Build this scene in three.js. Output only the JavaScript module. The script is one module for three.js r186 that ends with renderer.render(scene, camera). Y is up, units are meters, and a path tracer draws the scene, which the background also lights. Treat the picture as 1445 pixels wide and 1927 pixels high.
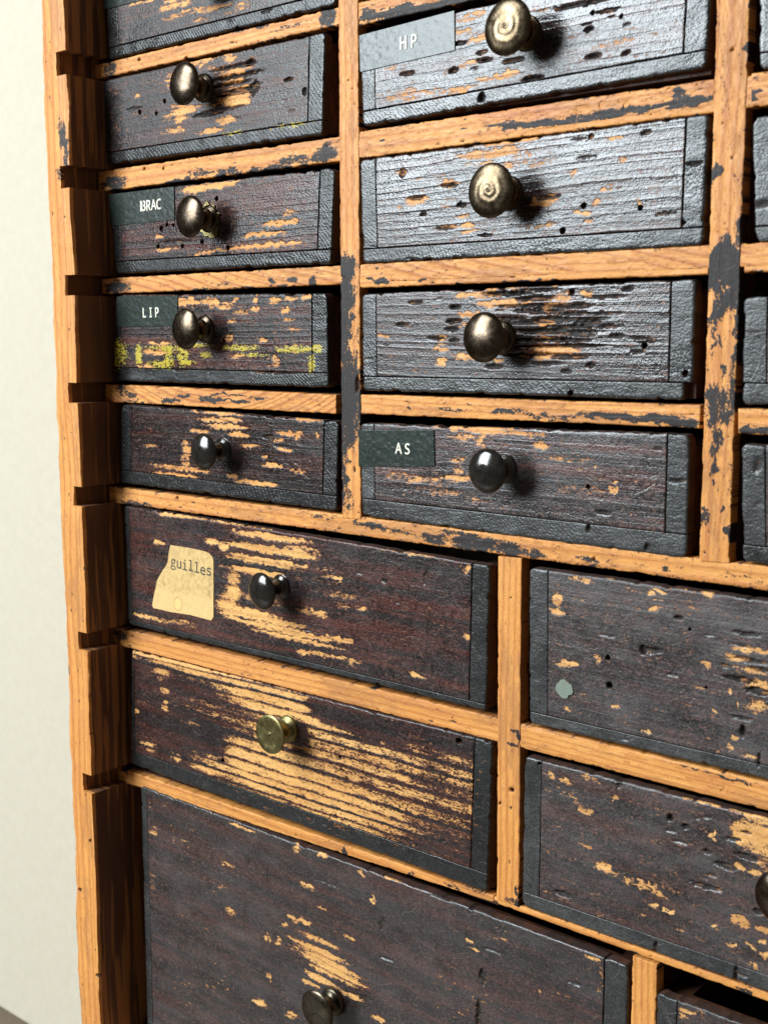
import * as THREE from 'three';
import { mergeGeometries, toCreasedNormals } from 'three/addons/utils/BufferGeometryUtils.js';
import { RoundedBoxGeometry } from 'three/addons/geometries/RoundedBoxGeometry.js';
import { FontLoader } from 'three/addons/loaders/FontLoader.js';
import { TextGeometry } from 'three/addons/geometries/TextGeometry.js';
import { RectAreaLightUniformsLib } from 'three/addons/lights/RectAreaLightUniformsLib.js';

// ---------------------------------------------------------------- camera, light, exposure
const scene = new THREE.Scene();
const camera = new THREE.PerspectiveCamera(45.02, 767 / 1024, 0.02, 20);
camera.position.set(0.26472, 0.05692, 0.30787);
camera.rotation.set(THREE.MathUtils.degToRad(-7.98), THREE.MathUtils.degToRad(40.69), THREE.MathUtils.degToRad(-0.168), 'YXZ');
camera.focus = 0.42;
camera.userData.fStop = 24;
scene.add(camera);

const renderer = new THREE.WebGLRenderer({ antialias: true });
renderer.toneMapping = THREE.LinearToneMapping;
renderer.toneMappingExposure = 1;
renderer.shadowMap.enabled = true;

RectAreaLightUniformsLib.init();
scene.background = new THREE.Color().setRGB(0.125, 0.113, 0.098);        // the even light of a pale room
const WIN = { at: new THREE.Vector3(-0.90, 0.80, 1.38), w: 0.76, h: 1.30 };   // the window that the paint and the brass mirror
const windowLight = new THREE.RectAreaLight(new THREE.Color().setRGB(0.85, 0.945, 1.0), 25, WIN.w, WIN.h);
windowLight.position.copy(WIN.at);
windowLight.lookAt(0.02, 0.06, 0);
windowLight.castShadow = true;
scene.add(windowLight);

// ---------------------------------------------------------------- numbers
const MM = 0.001;
function rng(seed) { let a = seed >>> 0; return () => { a = (a + 0x6D2B79F5) | 0; let t = Math.imul(a ^ (a >>> 15), 1 | a); t = (t + Math.imul(t ^ (t >>> 7), 61 | t)) ^ t; return ((t ^ (t >>> 14)) >>> 0) / 4294967296; }; }
const TAB = new Float32Array(65536);
{ const r = rng(77); for (let i = 0; i < 65536; i++) TAB[i] = r() * 2 - 1; }
function vn(x, y) {                                   // smooth value noise, -1 .. 1
  const xi = Math.floor(x), yi = Math.floor(y), fx = x - xi, fy = y - yi;
  const u = fx * fx * (3 - 2 * fx), v = fy * fy * (3 - 2 * fy);
  const r0 = (yi & 255) << 8, r1 = ((yi + 1) & 255) << 8, c0 = xi & 255, c1 = (xi + 1) & 255;
  const a = TAB[r0 | c0], b = TAB[r0 | c1], c = TAB[r1 | c0], d = TAB[r1 | c1];
  return a + (b - a) * u + (c - a + (a - b - c + d) * u) * v;
}
const fbm = (x, y) => 0.55 * vn(x, y) + 0.28 * vn(x * 2.1 + 7, y * 2.1 + 3) + 0.17 * vn(x * 4.3 + 1, y * 4.3 + 9);
const ss = (a, b, x) => { const t = Math.min(1, Math.max(0, (x - a) / (b - a))); return t * t * (3 - 2 * t); };
const mix = (a, b, t) => a + (b - a) * t;
const LUT = new Uint8Array(4097);
for (let i = 0; i <= 4096; i++) { const c = i / 4096; LUT[i] = Math.round(255 * (c <= 0.0031308 ? c * 12.92 : 1.055 * Math.pow(c, 1 / 2.4) - 0.055)); }
const enc = (c) => LUT[Math.max(0, Math.min(4096, (c * 4096) | 0))];
function tex(data, w, h, srgb) {
  const t = new THREE.DataTexture(data, w, h, THREE.RGBAFormat, THREE.UnsignedByteType);
  t.magFilter = t.minFilter = THREE.LinearFilter;
  t.wrapS = t.wrapT = THREE.ClampToEdgeWrapping;
  if (srgb) t.colorSpace = THREE.SRGBColorSpace;
  t.needsUpdate = true;
  return t;
}
const counts = {};
function numbered(name) { const n = counts[name] = (counts[name] ?? -1) + 1; return n ? `${name}_${String(n).padStart(3, '0')}` : name; }
function add(parent, name, geometry, material) {
  const m = new THREE.Mesh(geometry, material);
  m.name = name; m.castShadow = m.receiveShadow = true;
  parent.add(m);
  return m;
}
function thing(name, label, category, group) {
  const g = new THREE.Group();
  g.name = numbered(name);
  g.userData = { label, category };
  if (group) g.userData.group = group;
  scene.add(g);
  return g;
}

// ---------------------------------------------------------------- data, millimetres on the cabinet's face (x right, y up)
// drawers: q = corners top left, top right, bottom right, bottom left; jl, jr = joints with the end strips; jb = height of the bottom strip;
// wear = bare patches [x, y, rx, ry, strength]; gouge = [x, y, rx, ry, depth]; hole = [x, y, r]; knob = [x, y, kind]
const DRAWERS = [
  {id:"L0",q:[[-139.4,197.5],[-18.3,197],[-19.4,163.8],[-139,163.7]],jl:-132.2,jr:-25,jb:4.3,wear:[[-98.4,177.3,10.3,2.2,0.8],[-94.1,173.5,13.1,1.1,0.7],[-119,181.2,9.4,0.8,0.7],[-78.4,172.7,11.2,1.1,0.7],[-84.7,169.6,4.5,0.7,0.7],[-63.4,171.1,5.3,0.9,0.8],[-67.4,170,8.1,0.7,0.6]],gouge:[[-51.6,167.4,2.6,0.7,0.6]],knob:[-79.2,182.6,"bronze"],label:[[-139.3,194.5],[-100.7,193],[-101.2,181.5],[-140,182.4]]},
  {id:"L1",q:[[-142.6,156.7],[-24,156.3],[-25.6,123.9],[-142.8,124.6]],jl:-139.3,jr:-31.9,jb:4.7,wear:[[-86.9,156.3,12.1,2.6,1],[-70.1,154.8,3.8,1.8,0.8],[-76.3,149.9,11.2,3.2,0.55],[-71,142,13.8,4,0.6],[-66.1,139.5,6.5,2.1,0.95],[-72.6,133.8,5.6,1.6,0.95],[-79.8,130.9,6.8,1.3,0.9],[-93.9,140.1,8.8,1.5,0.8],[-98.5,138.8,9,3.8,0.55],[-100.2,133.3,7.5,1.5,0.6],[-68.1,146.6,6.8,1.1,0.8],[-65.3,149.8,6.8,1.1,0.8],[-102.5,151.5,2.4,3.7,0.5],[-120.3,148.1,2.5,1.2,0.6]],gouge:[[-68,151.4,10.9,0.9,0.8],[-69.2,148,13.7,0.9,1.2],[-72.3,145.7,12.4,0.9,1.2],[-64.1,143.2,7.6,1.1,1],[-71,142.3,11,0.7,1],[-58,143,2.7,2.5,0.7],[-73.9,137.8,11.1,0.7,0.8],[-59.9,151.5,2.4,1.4,1.6],[-41.1,143.4,2,0.9,1],[-124.7,143.8,4.5,0.8,0.4],[-33.7,138.7,1,1.4,0.8],[-82.4,136.9,8.6,0.7,0.7]],yellow:[[-68.6,129,5.5,0.9,0.5],[-40.9,128.5,10.1,1.2,0.45]],hole:[[-120.6,142.1,0.87],[-110.9,140.6,0.67],[-105.8,144.4,0.76]],knob:[-83.7,146.2,"bronze"]},
  {id:"L2",q:[[-140.8,113.7],[-20.2,113],[-22.3,81.7],[-139.4,82.5]],jl:-134.3,jr:-27.9,jb:4.9,wear:[[-81.8,111.8,16.7,1.7,1],[-90.6,111,7.4,1.5,0.9],[-48,96.6,9.4,1.1,0.95],[-53.3,93.3,12,0.9,0.9],[-52.1,89.2,19.9,1.1,1],[-72.6,88.8,9.9,0.7,0.9],[-86.4,88.3,5.9,0.8,0.9],[-40.7,96.5,3.6,1.1,0.9],[-41.4,99.7,2.6,0.9,0.7],[-61.4,93.7,2.7,1.1,0.6],[-30.4,81.5,0.2,0.2,0],[-111,95.3,2.5,1,0.8],[-108.1,90.5,9.3,0.6,0.7],[-34.1,83,5,0.5,0.7]],gouge:[[-101.8,93.1,9.2,0.6,0.4]],hole:[[-109.9,98.4,0.88],[-106.5,99.6,0.68],[-102.8,99.2,0.58],[-111.8,91.8,0.79],[-97.9,91.3,0.77],[-86.9,92.3,0.76],[-78.3,107.1,0.75],[-72.9,89.5,0.84]],knob:[-82.1,100.2,"bronze"],label:[[-140.5,113.2],[-101.3,113.2],[-101.5,101],[-140.4,101.2]],text:[-114.6,107.4]},
  {id:"L3",q:[[-139.1,74.6],[-24.1,72.3],[-24,40.3],[-142.4,40.4]],jl:-136.5,jr:-31.5,jb:5.3,wear:[[-96,71,7.9,2,1],[-82.3,70.9,5.8,1.5,0.9],[-74.6,69,7.1,1.9,0.65],[-68.9,71.2,2.8,0.8,0.9],[-58.7,70.8,2.2,1.9,0.9],[-48.5,70.3,4.2,1.1,0.9],[-41.2,70.7,3.1,1.1,0.8],[-34.1,71.1,2.3,1.4,1],[-59.3,67.4,2.2,0.9,0.9],[-43.9,66.8,2.1,1.3,0.9],[-44.7,63.5,1.6,0.9,0.9],[-41.3,63.5,1.3,0.7,0.9],[-55.5,57,3.2,1.1,0.9],[-66.2,67,5.6,1.5,0.55],[-71.1,63.5,2.8,0.9,0.8],[-38.3,60.5,5.1,1.4,0.5],[-73.5,57.4,5.7,1.5,0.6],[-49.8,49.2,2.7,2.6,0.7],[-116.1,52,9.6,1,0.8],[-112.8,55.1,8.3,0.8,0.8],[-121.2,46.4,7.2,0.8,0.8],[-70.9,50.9,5.7,1,0.5]],gouge:[[-101.3,45.3,3.1,0.6,0.7],[-49.1,45.3,10.7,0.6,0.7]],yellow:[[-141.4,51.5,9.6,5.7,0.75],[-125.3,50.9,2.3,5.2,0.9],[-111.3,53.6,9.5,2,0.6],[-113.1,47.3,8.3,1.8,0.7],[-107.3,50.2,3.1,4.4,0.8],[-98.9,50.7,3.7,4.4,0.75],[-89.7,54.7,7.2,1,0.7],[-85.9,51.2,4.1,1.2,0.9],[-95.9,48.3,4.3,1.2,0.7],[-68,53.9,11.2,1.3,0.75],[-62.5,51.3,11.1,0.9,0.55],[-40.5,53.5,8.8,1.5,0.9],[-29.3,53.7,3.5,1.6,0.85],[-31.9,48.4,2,3.6,0.8]],knob:[-85.9,60.7,"bronze"],label:[[-137.5,73.8],[-100.8,73.3],[-101.5,61.8],[-138.1,61.9]],text:[-116.7,67.2]},
  {id:"L4",q:[[-137.7,31.5],[-19.5,29.5],[-20.8,-1.7],[-140.7,-0.6]],jl:-132.3,jr:-26.8,jb:5.4,wear:[[-77.3,29.9,13.1,0.8,0.9],[-78.8,27.5,15.2,1,1],[-76,25,13.9,1,1],[-68.9,22.4,6.3,1.2,0.95],[-90.8,22.6,6.7,1,0.7],[-63.3,18.8,5.6,1,0.85],[-42.9,24.2,8.4,0.9,0.85],[-40.1,30.3,16.9,0.7,0.8],[-32.4,29.5,10.2,0.7,0.8],[-44.3,18.2,4.2,0.8,0.9],[-51.9,12.2,6,1,0.9],[-39.2,11.4,6.3,0.9,0.7],[-98.1,14.5,3.1,6.1,0.6],[-100.6,7.9,15,1,0.85],[-105.4,5.3,15.2,0.6,0.85],[-60.9,5.5,12.3,0.8,0.85],[-72.2,6.8,4.3,1,0.9],[-58.1,4.9,7.8,0.6,0.95],[-114.8,8.2,8.1,1,0.5],[-48.2,21.5,3.2,0.9,0.8],[-39,22.6,1.6,1.5,0.8],[-93.6,30.5,3,0.8,0.8],[-55.7,15.4,1.6,0.8,0.8],[-119.4,15.8,4.6,0.8,0.5],[-28.7,24,1.3,0.9,0.8]],gouge:[[-54.1,22.4,2.5,0.8,1.2],[-46.9,19.3,3.7,0.6,0.5]],knob:[-77.9,16.4,"black"]},
  {id:"R1",q:[[-9.1,153.5],[112,154.2],[111.1,126.2],[-8.4,124.4]],jl:-2.7,jr:104.7,jb:4.7,wear:[[34,151.4,8.9,1.2,0.7],[38.9,144.6,5.4,1.2,0.8],[31.7,147.5,6,0.9,0.6],[34.1,138,4.7,0.9,0.7],[43.9,132.7,7.7,0.9,0.75],[49.9,133.3,3.4,1.3,0.85],[28.2,130.8,10.1,0.8,0.6],[11.5,132,12.8,2.2,0.5],[32.2,130.9,4,0.8,0.7],[5.1,140.5,4.4,1.6,0.35],[24.1,129.2,6.2,0.9,0.5],[56.7,149.4,10.9,0.9,0.45],[82.9,136.7,10,1.7,0.32],[79.5,140,11.7,1.1,0.3]],gouge:[[10.7,138.4,2.8,0.6,1.3],[28.7,136.8,1.6,0.8,1.5],[40.2,138.2,2.7,0.6,1.3],[39.2,140.6,1.9,0.6,1],[50.4,136.6,3.7,0.7,1],[57,130.7,3.3,0.9,1.6],[39.1,127.6,1.2,1.5,1.5],[75.7,141.3,1.4,0.7,1.5],[77.1,134,2.5,0.6,1.3],[87.4,133.3,1.3,0.6,1],[75.9,148.4,5.8,0.6,1],[81.8,145.5,3.6,0.6,1],[68.7,148.5,4.5,0.6,1],[75.2,143,1.4,0.4,0.7],[82.7,143.7,1,0.4,0.8],[31.1,144.5,2.8,0.8,0.8],[87.7,140.8,1.3,0.4,0.4]],hole:[[76.8,145.6,0.49],[85.8,143.3,0.41]],knob:[55,143.4,"spiral"],label:[[-8.9,152.7],[29.2,154],[29.5,142.5],[-8.5,141.4]],text:[11.7,147.6]},
  {id:"R2",q:[[-9.6,114.4],[112.4,114.8],[111.8,81],[-8.5,81.1]],jl:-2.2,jr:105.6,jb:4.8,wear:[[50.7,113.9,11.3,0.9,0.9],[44.1,111.4,12.5,1.4,0.95],[34.3,111.6,6,0.9,0.8],[39.3,108.6,7.1,0.6,0.7],[85.2,111.2,4.3,0.6,0.7],[14.1,99.8,4.7,1.8,0.95],[27.3,103.9,4.1,1.3,0.8],[8.7,108.6,1.7,1.8,0.85],[48.9,107.4,2.3,1.2,0.85],[61.6,96.3,5.5,1.9,0.85],[34.5,90.9,3.6,0.8,0.85],[27.4,90.9,4.1,0.6,0.7],[35.5,89.1,4.4,0.6,0.8],[75.2,92,2.6,0.7,1],[79.2,94.7,2.4,1.3,0.8],[26.3,97.3,2.1,0.6,0.7],[32.4,93.6,2.4,0.6,0.8],[81.7,97.7,1.7,0.7,0.6],[86.7,105.4,1.7,0.7,0.7],[72.1,103.2,2.1,0.9,0.5],[92.2,93.7,0.8,0.8,0.7],[76.4,89.4,1.7,0.6,0.6],[7.6,97.8,1.3,0.7,0.7],[59.5,89.3,7.4,0.6,0.5],[17.9,105.4,12.7,3.2,0.2],[57.3,108.2,11.1,3,0.35]],gouge:[[32,97.2,1.6,0.8,1.2],[25.9,90.6,3.5,0.5,1],[40.7,87.6,2.6,0.6,1],[94.1,111.8,1.6,0.6,0.9],[17.1,95.2,1.1,0.6,1],[27.3,103.4,2.9,0.8,1],[14.1,100.3,3,0.8,0.8],[63,97,4,0.9,0.8],[75.2,107.1,3.5,0.3,0.5],[101.2,90,3.5,0.3,0.8],[73.3,112.2,2.8,0.3,0.5],[76.8,112.4,0.7,0.6,1],[8.7,108.6,1.1,1.5,0.6],[108.2,102.3,2.4,0.4,1.2]],hole:[[75.1,93.9,0.73],[92.9,92.1,0.64],[68.2,87.4,0.82],[105.8,87.3,0.42]],knob:[49.5,99.2,"spiral"]},
  {id:"R3",q:[[-9,71.7],[110.1,72.6],[110.2,40],[-8.8,39.8]],jl:-2.4,jr:102.9,jb:4.9,wear:[[42.6,71.8,15.7,0.8,0.85],[38.7,70,10,1,0.8],[48.5,67.4,9.7,1.3,0.75],[34.7,64.2,6.1,1,0.95],[61.8,61.5,4.4,0.9,1],[67.5,67.8,5.4,2.7,0.6],[69.6,53.4,5.4,1.2,0.95],[58.2,53.3,11.3,2.5,0.6],[33.8,51.3,5.3,1,0.9],[24.9,49.5,2.3,1.7,0.95],[25.7,53.8,3.8,1,0.9],[1.5,57.9,2.5,0.7,0.95],[76,69.1,2.1,1,1],[62.7,65.6,1.8,1.8,0.9],[32.3,61,1.2,0.8,1],[45.8,50.6,3.9,0.6,0.9],[62.9,51.5,3,0.8,0.9],[44.6,67.5,7.8,0.8,0.9],[66.2,72.4,2.5,0.6,0.9],[24.4,56.5,2.9,2.3,0.5],[63.7,56.4,7.3,4.6,0.4]],gouge:[[48.5,70.2,8.5,0.8,1.8],[65.4,65.9,10.9,0.5,1.6],[72.8,54.9,10.7,0.5,1.6],[60,61.7,13,0.5,1.6],[69.2,58.7,12.6,0.5,1.6],[54.3,66.5,9.5,0.5,1.5],[61.9,54.6,11.1,0.5,1.6],[74.4,62.4,8.8,0.4,1.4],[81.3,63.8,6.9,0.4,1.2],[59.8,71,7.4,0.5,1.2],[29.8,66.7,1.9,0.8,1.6],[29,62.2,2.7,0.8,1.5],[28.6,59.7,2.5,0.7,1.2],[22.9,57,3.4,0.5,1.5],[29.2,56.3,1.7,0.5,1.2],[14.1,68.1,3,0.5,0.9],[8.7,61.4,2.4,0.7,1.2],[58,68.5,6.3,0.9,1.4],[60.3,64.9,8.2,0.9,1.6],[65.5,62.5,6.2,0.9,1.4],[60,59.2,8.9,0.9,1.6],[56.7,56.4,8.3,0.8,1.4],[69.2,56.4,9,0.8,1.5],[58.2,52.2,11.3,0.6,1.4],[63.9,49.6,5.5,0.6,1],[44.8,48.5,3,0.8,1],[77.1,61.3,3.5,1.8,1.6],[82.6,60.1,4.5,0.4,1],[86.6,57.4,2.2,0.6,1.4],[94.1,56.8,3.3,0.4,1.2],[93.4,53,2.3,0.4,1],[71.6,70.1,0.9,0.9,1.6],[89.6,70.3,1.5,0.6,1.2],[78.2,49.2,1.4,0.8,1.3],[70.1,47.3,1.6,0.5,1],[82.9,68.3,6.8,0.4,1],[74,66.3,2.5,0.7,1.2],[69.1,60.2,7.2,0.8,1.2],[71.1,51.5,6.1,0.8,1.2],[74.5,57.9,5.3,0.8,1],[49.5,62.7,5.8,0.8,1.2],[70.8,63.9,5.4,0.8,1],[95.5,55.9,3.3,0.3,0.8]],hole:[[95.3,54.9,0.8],[107.7,47.5,0.78],[71.7,41.2,0.77]],knob:[47.6,57.1,"bronze"]},
  {id:"R4",q:[[-9.8,29.3],[109.8,31.3],[109.9,-3.3],[-9.6,-2.3]],jl:-3.5,jr:103.1,jb:6.5,wear:[[35,29.4,14.4,1.2,0.9],[48,29,16.7,1.3,0.85],[60.9,25.5,4.1,1.1,0.95],[40.1,25.7,1.6,3.3,0.75],[35,26.3,10.3,0.8,0.7],[30.9,16.5,2.9,4.2,0.6],[33,13.5,8.3,1,0.6],[20.7,12,8.7,1.7,0.45],[81.4,20.5,1.4,0.6,1],[86.6,14.1,1,1.1,1],[39.3,7,6.9,1,0.6],[86.7,16.3,0.9,0.6,0.8],[9.3,12,9,2.4,0.4],[55.1,12.8,5.8,1.6,0.3],[69.9,22.5,10.9,1.9,0.35],[75.5,13.6,10.7,1.6,0.3],[24.6,8.8,12.8,1.7,0.4]],gouge:[[83.6,7.5,2.3,0.8,1.3],[78.6,2.3,0.5,1.4,1.4],[97.6,-1.2,0.8,1.4,0.8],[100.3,26.4,1.9,0.3,0.8],[105.8,18.1,2.6,0.4,1.3]],hole:[[78.3,14.4,0.62]],knob:[49,17.9,"black"],label:[[-10.1,26.7],[21.8,28.3],[22.2,16.8],[-10.2,14.6]],text:[9.3,21.7]},
  {id:"M0",q:[[-138.1,-9.3],[43.9,-12.7],[42.8,-60],[-137.8,-59]],jl:-134.8,jr:36.5,jb:2.6,wear:[[-102.9,-10.8,15.8,1,0.85],[-69.8,-10.8,20.2,0.8,0.85],[-29.2,-10.3,25.6,0.6,0.7],[13.8,-12.4,17.9,0.7,0.85],[-53,-13.6,23.4,1.4,0.9],[-55.9,-18.4,26.4,1.6,1],[-56,-22.9,26.4,1.6,1],[-58.9,-27.6,21.1,1.4,1],[-73.9,-33.9,5.3,6.1,0.75],[-76.5,-42.4,8.3,5.1,0.7],[-56.5,-44.5,23.8,1.4,0.95],[-48.3,-47.2,31.5,1.4,0.95],[-40.3,-49.5,25.4,1,0.85],[-63.5,-42.9,17.1,1.2,0.85],[-38.4,-17.8,11.8,3.1,0.6],[-32.2,-38.6,8.8,1.5,0.75],[-19.5,-46.2,9.5,0.9,0.9],[-19.3,-25,2,0.9,0.8],[-9.6,-33.9,1.9,0.7,0.8],[14.2,-52.7,3.6,0.9,0.9],[-85.3,-18.6,4.2,1.8,0.85],[-116.9,-22.7,3.9,1.1,0.85],[-128.3,-53.6,6.2,0.9,0.9],[-117.6,-53.7,10,1.1,0.6],[-102.9,-52.8,9.6,1.3,0.6],[-78.8,-20.3,3.6,1.6,0.8],[-24.3,-25.6,7.6,5.6,0.28],[35.3,-14.7,2.1,1.7,0.8],[35.1,-36.7,1.7,1.4,0.7],[-29.8,-53,7.8,1.2,0.6],[-37.7,-54,3.7,1,0.8],[-15.7,-32,9.9,3,0.35],[-56.4,-37.5,16.8,2.8,0.35],[-17.1,-52.8,7.5,0.9,0.6]],gouge:[[0.9,-23,1.4,0.9,0.8],[18.2,-20.3,0.9,2.5,0.4],[21.6,-49.8,0.7,2.5,0.4]],hole:[[-75.6,-9.5,0.6]],knob:[-48.1,-31.3,"black"]},
  {id:"M1",q:[[-136.6,-69],[45.6,-69],[44.1,-120],[-139.1,-118.8]],jl:-135.2,jr:37.7,jb:6.4,wear:[[-20,-91.7,64.4,23.4,0.62],[-80.4,-69.8,54.7,5.4,0.75],[-108.4,-69.4,27.8,2.2,0.75],[-51.7,-76.7,36.4,5.3,0.7],[-63.6,-101.7,26.2,9.4,0.5],[33.7,-83,8.6,21.4,0.35],[-41.3,-108.7,55,12.2,0.5],[-24.8,-66.6,64.8,2.7,0.5],[-116.9,-75.8,6.7,2.7,0.6],[-102.9,-93.3,6.5,1.8,0.6],[-98.1,-91.8,5.1,1.7,0.9],[-115.5,-82.6,3.3,2.2,0.7],[-126.7,-108.3,5.5,2.3,0.7],[-133.7,-95,1.8,1.8,0.9],[-109,-108.8,4,1.8,0.8],[-93.1,-84.8,18.9,4.3,0.35],[-135.3,-70.6,7,1.8,0.8],[-115.1,-89.1,1.7,3.1,0.8],[-90.8,-108,12.6,4.4,0.6],[-66.7,-108.7,11.8,2.1,0.6],[-93.8,-104.3,9.5,1.5,0.8],[-75.2,-95.9,9,2.1,0.4],[-22.4,-73.8,14.1,5,-0.9],[-3.8,-75.7,14.5,4.9,-0.75],[29.4,-72.3,10.8,3.9,-0.7],[-95.1,-98.1,15.9,8.7,-0.6],[25.1,-88.6,13.3,2.9,-0.25],[-7.6,-95.6,4.9,1.9,-0.3],[20.7,-110,6.8,2.2,-0.4],[-0.2,-79.7,2.9,1.9,0.9]],gouge:[[-20,-89,1,0.8,1],[-50.4,-80.5,2.8,0.8,0.5]],hole:[[32.2,-71.6,0.98],[-81.7,-104.2,0.86]],knob:[-45.3,-83.6,"brass"]},
  {id:"N0",q:[[58.1,-11.5],[243.5,-11.3],[243.5,-60.2],[58.9,-60.4]],jl:65.4,jr:236.5,jb:4,wear:[[72.1,-39,3.7,1.5,1],[68.7,-20.1,1.5,2.9,0.75],[68.4,-24,2.8,1.3,0.9],[102.3,-13.1,1.1,0.6,0.9],[100,-14.3,1.3,0.6,0.8],[100.5,-18.3,1.5,0.9,0.8],[101.6,-15.9,1,0.6,0.8],[85.3,-11.2,4.4,0.8,0.9],[76.1,-13,5.4,0.9,0.5],[117.6,-11.6,2.2,0.9,0.9],[111.6,-11.5,3.2,0.6,0.5],[130.6,-25.6,6.6,0.9,1],[125.4,-28.4,4.5,1,0.9],[129.3,-31.2,4.5,0.9,0.8],[133.2,-34.6,4.4,1.7,0.9],[132.7,-40.5,3.7,2,0.7],[98.7,-54.4,1.7,0.8,1],[117.4,-31.5,1.6,0.9,0.9],[119.9,-44.1,0.9,0.6,0.9],[126.2,-41.3,0.9,0.7,0.9],[126.6,-50.6,1.2,0.9,0.9],[124.6,-53.3,1.2,1.2,0.7],[88.5,-49.2,1.2,0.8,0.8],[82,-35.2,2.1,0.8,0.6],[82.9,-36.6,1.1,1.3,0.6],[72.7,-52.8,1.1,0.7,0.8],[115.7,-38.5,2.2,0.7,0.6],[123.5,-37.8,1.5,0.6,0.7],[130.2,-54.7,2.7,0.7,0.8],[120.3,-55,1.9,0.6,0.7],[105.3,-15.4,13,4.5,0.15]],gouge:[[99.5,-30.3,3.3,1.1,1],[97.3,-30.6,1,1.4,1.4],[108.1,-19.9,1.3,0.7,1.2],[128.2,-21.3,3.7,0.7,1.2],[126.4,-34.1,4.5,0.9,1.3],[127.6,-44.5,3,0.6,1.1],[128,-47.9,0.8,1.8,1.3],[131.7,-36.3,3.5,1.3,1.5],[129.2,-28.4,4.5,0.7,1.2],[122,-31,1.2,0.7,1],[126.8,-24.8,3,0.4,0.8],[85.7,-28.3,2.8,0.6,0.4],[106.8,-36.4,1.6,0.6,0.6],[132.2,-30.4,2.9,0.7,1.2],[132.8,-55.5,0.4,2.3,1]],hole:[[86.1,-35,0.71],[86.8,-43.1,0.95],[111.5,-22.7,0.37],[117,-38.2,0.37]],knob:[153,-32.8,"bronze"]},
  {id:"N1",q:[[57.3,-70.9],[243.5,-70.7],[243.5,-120.1],[57.1,-120.3]],jl:63.8,jr:236.5,jb:5.1,wear:[[133.4,-76,8.9,4.5,0.85],[135.8,-79.8,5.9,5.9,0.7],[116.9,-70.6,9.5,0.8,0.95],[132.4,-70.9,9,1,1],[126.3,-70.2,9.2,0.9,0.8],[86.2,-98.9,3.6,1.7,1],[89,-99.8,3.6,1,0.8],[98.7,-100.5,2.2,1.8,1],[94.9,-100.7,1.2,1.3,0.95],[104.7,-101.6,2,1.1,0.95],[102,-100.5,1,1.6,0.9],[102.8,-105.5,1.7,1,1],[107.6,-105.9,1,1,1],[79.9,-83.2,3.3,1.7,0.8],[88.7,-76.8,1.6,1.1,0.9],[73.2,-75.7,2.2,1,0.85],[81.1,-72.5,4,0.8,0.8],[67.5,-75,1.5,1.3,0.7],[129.8,-102,3.7,1.7,1],[122.1,-105.7,1.4,0.9,1],[136.7,-102.6,2.4,1.4,1],[135.4,-106.1,1.8,0.8,1],[133.4,-113.4,1.7,0.8,1],[137,-109.5,1.8,1.4,1],[128,-109.8,1.2,0.8,1],[132.9,-108.6,1.1,0.9,0.9],[111.4,-110.3,1.6,0.6,0.8],[81,-94.2,1.8,0.8,0.7],[120.7,-79.7,0.8,1.8,0.9],[127.7,-78.2,2.1,1.4,0.9],[128.5,-79.5,1.8,1.4,0.9],[128.8,-75.1,2.7,0.9,0.9],[132.3,-86.8,2.1,1.1,1],[128.1,-86.5,1.5,0.9,1],[85.7,-114.3,1.4,1.3,0.6],[75.7,-79.7,3.7,2.3,0.3]],gouge:[[107.3,-78.2,1,1.1,1.6],[112.3,-79.3,1.1,0.8,1.5],[126.6,-79.3,2.1,0.6,1.2],[130.6,-83.2,3.6,0.9,1.4],[124.8,-87.5,3.1,1.1,1.4],[118.5,-95.1,4.5,0.8,1.3],[119,-84.9,1.3,0.8,1.2],[134.3,-97.7,1.3,0.9,1.3],[110.9,-84.4,2.3,0.3,0.9],[107.8,-81.9,1.6,0.3,0.8],[120.8,-91.3,1.3,0.6,0.7],[72.6,-111.6,2.8,1.2,1.1],[130.1,-76.4,1.5,0.6,1.2],[118.6,-75,1.3,0.5,0.6],[90.9,-72.4,0.9,0.8,0.8],[103.9,-118.2,0.5,2.3,1],[128.6,-117.4,0.5,3.4,1.1],[130.1,-117.6,1.8,0.5,0.8]],hole:[[63,-72.2,0.51]],knob:[144.6,-87.7,"bronze"]},
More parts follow.
